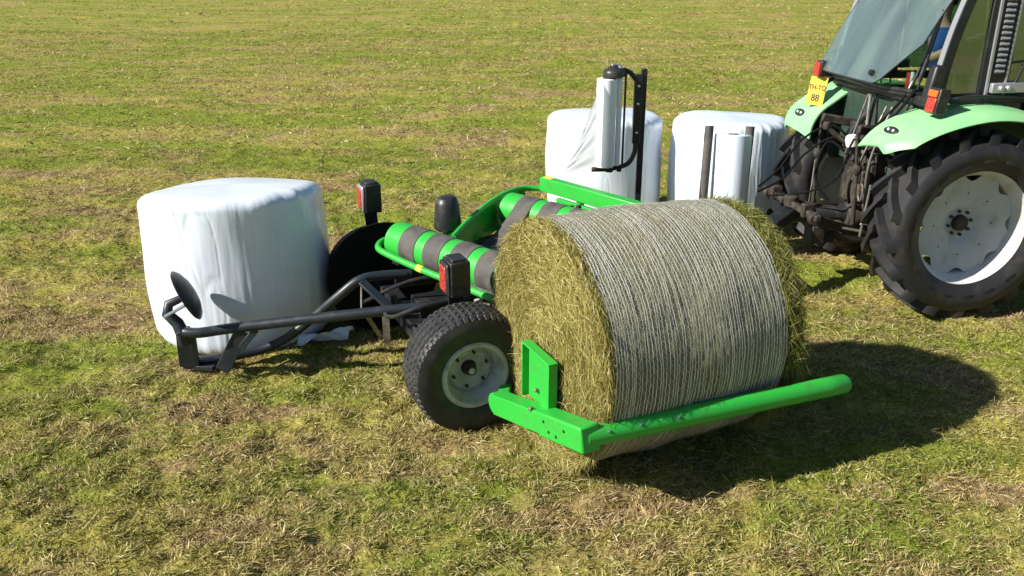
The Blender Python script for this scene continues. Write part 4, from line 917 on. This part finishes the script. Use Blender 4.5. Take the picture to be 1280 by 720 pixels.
P_ = len(Vv); V = np.concatenate(Vv); i, j = np.meshgrid(np.arange(P_-1), np.arange(n), indexing='ij'); i = i.ravel(); j = j.ravel(); j2 = (j+1) % n
core = npmesh('hay_body', V, np.stack([i*n+j, i*n+j2, (i+1)*n+j2, (i+1)*n+j], 1), 'core', Rb_, True)
# netted band: hay pressed under the net
NX0, NX1 = .03, LB-.13; xs2 = np.linspace(NX0, NX1, 150); n2 = 480; ph2 = np.linspace(0, 2*math.pi, n2, endpoint=False); Vv = []
for x in xs2:
    edge_w = .0
    rr = brad(ph2, np.full(n2, x))+.010+.010*(fbm(np.full(n2, x*40), ph2*14, 81, 2)-.5)
    Vv.append(bpos(ph2, np.full(n2, x)+.03*(vn(ph2*2.2, np.full(n2, 3.), 5)-.5)*(1 if x > NX1-.3 else .4), rr))
i, j = np.meshgrid(np.arange(len(xs2)-1), np.arange(n2), indexing='ij'); i = i.ravel(); j = j.ravel(); j2 = (j+1) % n2
npmesh('netted_layer', np.concatenate(Vv), np.stack([i*n2+j, i*n2+j2, (i+1)*n2+j2, (i+1)*n2+j], 1), 'netted', Rb_, True)
# net threads
NT = 58; VN = []; FN = []; base = 0; n3 = 420; ph3 = np.linspace(0, 2*math.pi, n3+1); lines = []
for k in range(NT):
    x0 = NX0+(NX1-NX0)*(k+.5+(.0 if k in (0, NT-1) else random.uniform(-.2, .2)))/NT
    x = x0+.009*(fbm(ph3*3.5, np.full(n3+1, 2.0+k*.55), 91, 3)-.5)*2+.03*(vn(ph3*1.1, np.full(n3+1, k*.12), 95)-.5)+.0012*np.sin(ph3*90+k*2)
    x[-1] = x[0]; lines.append(x)
def ring(x, ph, lift, hw):
    global base
    r_ = brad(ph, x)+lift
    a = bpos(ph, x-hw, r_); b = bpos(ph, x+hw, r_); m_ = len(ph)
    VN.append(np.stack([a, b], 1).reshape(-1, 3)); q = np.arange(m_-1)*2+base; FN.append(np.stack([q, q+2, q+3, q+1], 1)); base += 2*m_
for x in lines:
    w_ = .0007+.0022*vn(ph3*14, x*60+k, 7); ring(x, ph3, .017, w_)
for k in range(NT-1):
    m_ = 330; t = np.linspace(0, 2*math.pi, m_); par = (np.arange(m_) % 2)
    xa = np.interp(t, ph3, lines[k]); xb = np.interp(t, ph3, lines[k+1]); x = np.where(par, xa, xb); ring(x, t+rng.normal(0, .004, m_), .0165, .0010)
net = npmesh('net_wrap', np.concatenate(VN), np.concatenate(FN), 'net', Rb_)
# loose strands on faces and rims
def add_strands(name, n_, fn, mt):
    P, D, U, l, w_, b = fn(n_); V, F = strands(P, D, U, l, w_, b); o = npmesh(name, V, F, mt, Rb_); return o
def face(n_, x0, sgn, rmax=.684):
    r_ = rmax*np.sqrt(rng.random(n_)); a = rng.random(n_)*2*math.pi; P = bpos(a, np.full(n_, x0)+sgn*(.03*(1-(r_/rmax)**2)+.012*rng.random(n_)), r_)
    tang = np.stack([np.zeros(n_), -np.sin(a), np.cos(a)], 1)*rng.choice([-1, 1], n_)[:, None]; D = unit(tang+rng.normal(0, .45, (n_, 3))*np.array([.3, 1, 1])+np.array([sgn*.16, 0, 0]))
    U = unit(np.stack([np.full(n_, -sgn*.3), rng.normal(0, .5, n_), rng.normal(-.5, .5, n_)], 1))
    return P, D, U, rng.uniform(.02, .10, n_), rng.uniform(.0012, .0034, n_), rng.uniform(.05, .5, n_)
o = add_strands('face_strands', 26000, lambda q: face(q, -.012, -1), 'hay'); o['kind'] = 'stuff'
o = add_strands('face_strands', 5000, lambda q: face(q, LB, 1), 'haygreen'); o['kind'] = 'stuff'
def rim(n_, x0, x1, sgn, amt, lo, hi):
    a = rng.random(n_)*2*math.pi; x = rng.uniform(x0, x1, n_); P = bpos(a, x, brad(a, x)+.004)
    rad = np.stack([np.zeros(n_), np.cos(a), np.sin(a)], 1); tang = np.stack([np.zeros(n_), -np.sin(a), np.cos(a)], 1)*rng.choice([-1, 1], n_)[:, None]
    D = unit(tang*.9+rad*rng.uniform(0, amt, n_)[:, None]+np.stack([sgn*rng.uniform(-.2, .9, n_), np.zeros(n_), np.zeros(n_)], 1)+rng.normal(0, .25, (n_, 3)))
    U = unit(np.stack([rng.normal(0, .4, n_), rng.normal(0, .4, n_), np.full(n_, -1.)], 1))
    return P, D, U, rng.uniform(lo, hi, n_), rng.uniform(.0018, .004, n_), rng.uniform(.0, .7, n_)
o = add_strands('rim_strands', 5500, lambda q: rim(q, -.0, .05, -1, .5, .03, .10), 'hay'); o['kind'] = 'stuff'
o = add_strands('rim_strands', 11000, lambda q: rim(q, LB-.13, LB+.0, 1, .55, .03, .13), 'haygreen'); o['kind'] = 'stuff'
o = add_strands('net_strands', 9000, lambda q: rim(q, .04, LB-.12, 0, .10, .012, .045), 'haygreen'); o['kind'] = 'stuff'
# hay fallen round the bale
n_ = 4200; a = rng.random(n_)*2*math.pi; q_ = rng.random(n_)**1.5*.28; lx = rng.uniform(-.2, LB+.2, n_); ly = rng.normal(0, .42, n_)
px_ = BO.x+lx*math.cos(BH)-ly*math.sin(BH); py_ = BO.y+lx*math.sin(BH)+ly*math.cos(BH)
P = np.stack([px_, py_, hgt(px_, py_)+.012+.02*rng.random(n_)], 1); el = rng.uniform(-.1, .6, n_); D = np.stack([np.cos(a)*np.cos(el), np.sin(a)*np.cos(el), np.sin(el)], 1); U = unit(rng.normal(0, 1, (n_, 3))+np.array([0, 0, -1.]))
V, F = strands(P, D, U, rng.uniform(.04, .12, n_), rng.uniform(.002, .004, n_), rng.uniform(0, .4, n_)); o = npmesh('fallen_hay', V, F, 'hay'); tag(o, 'loose strands of hay fallen on the grass round the netted bale', 'hay', kind='stuff')
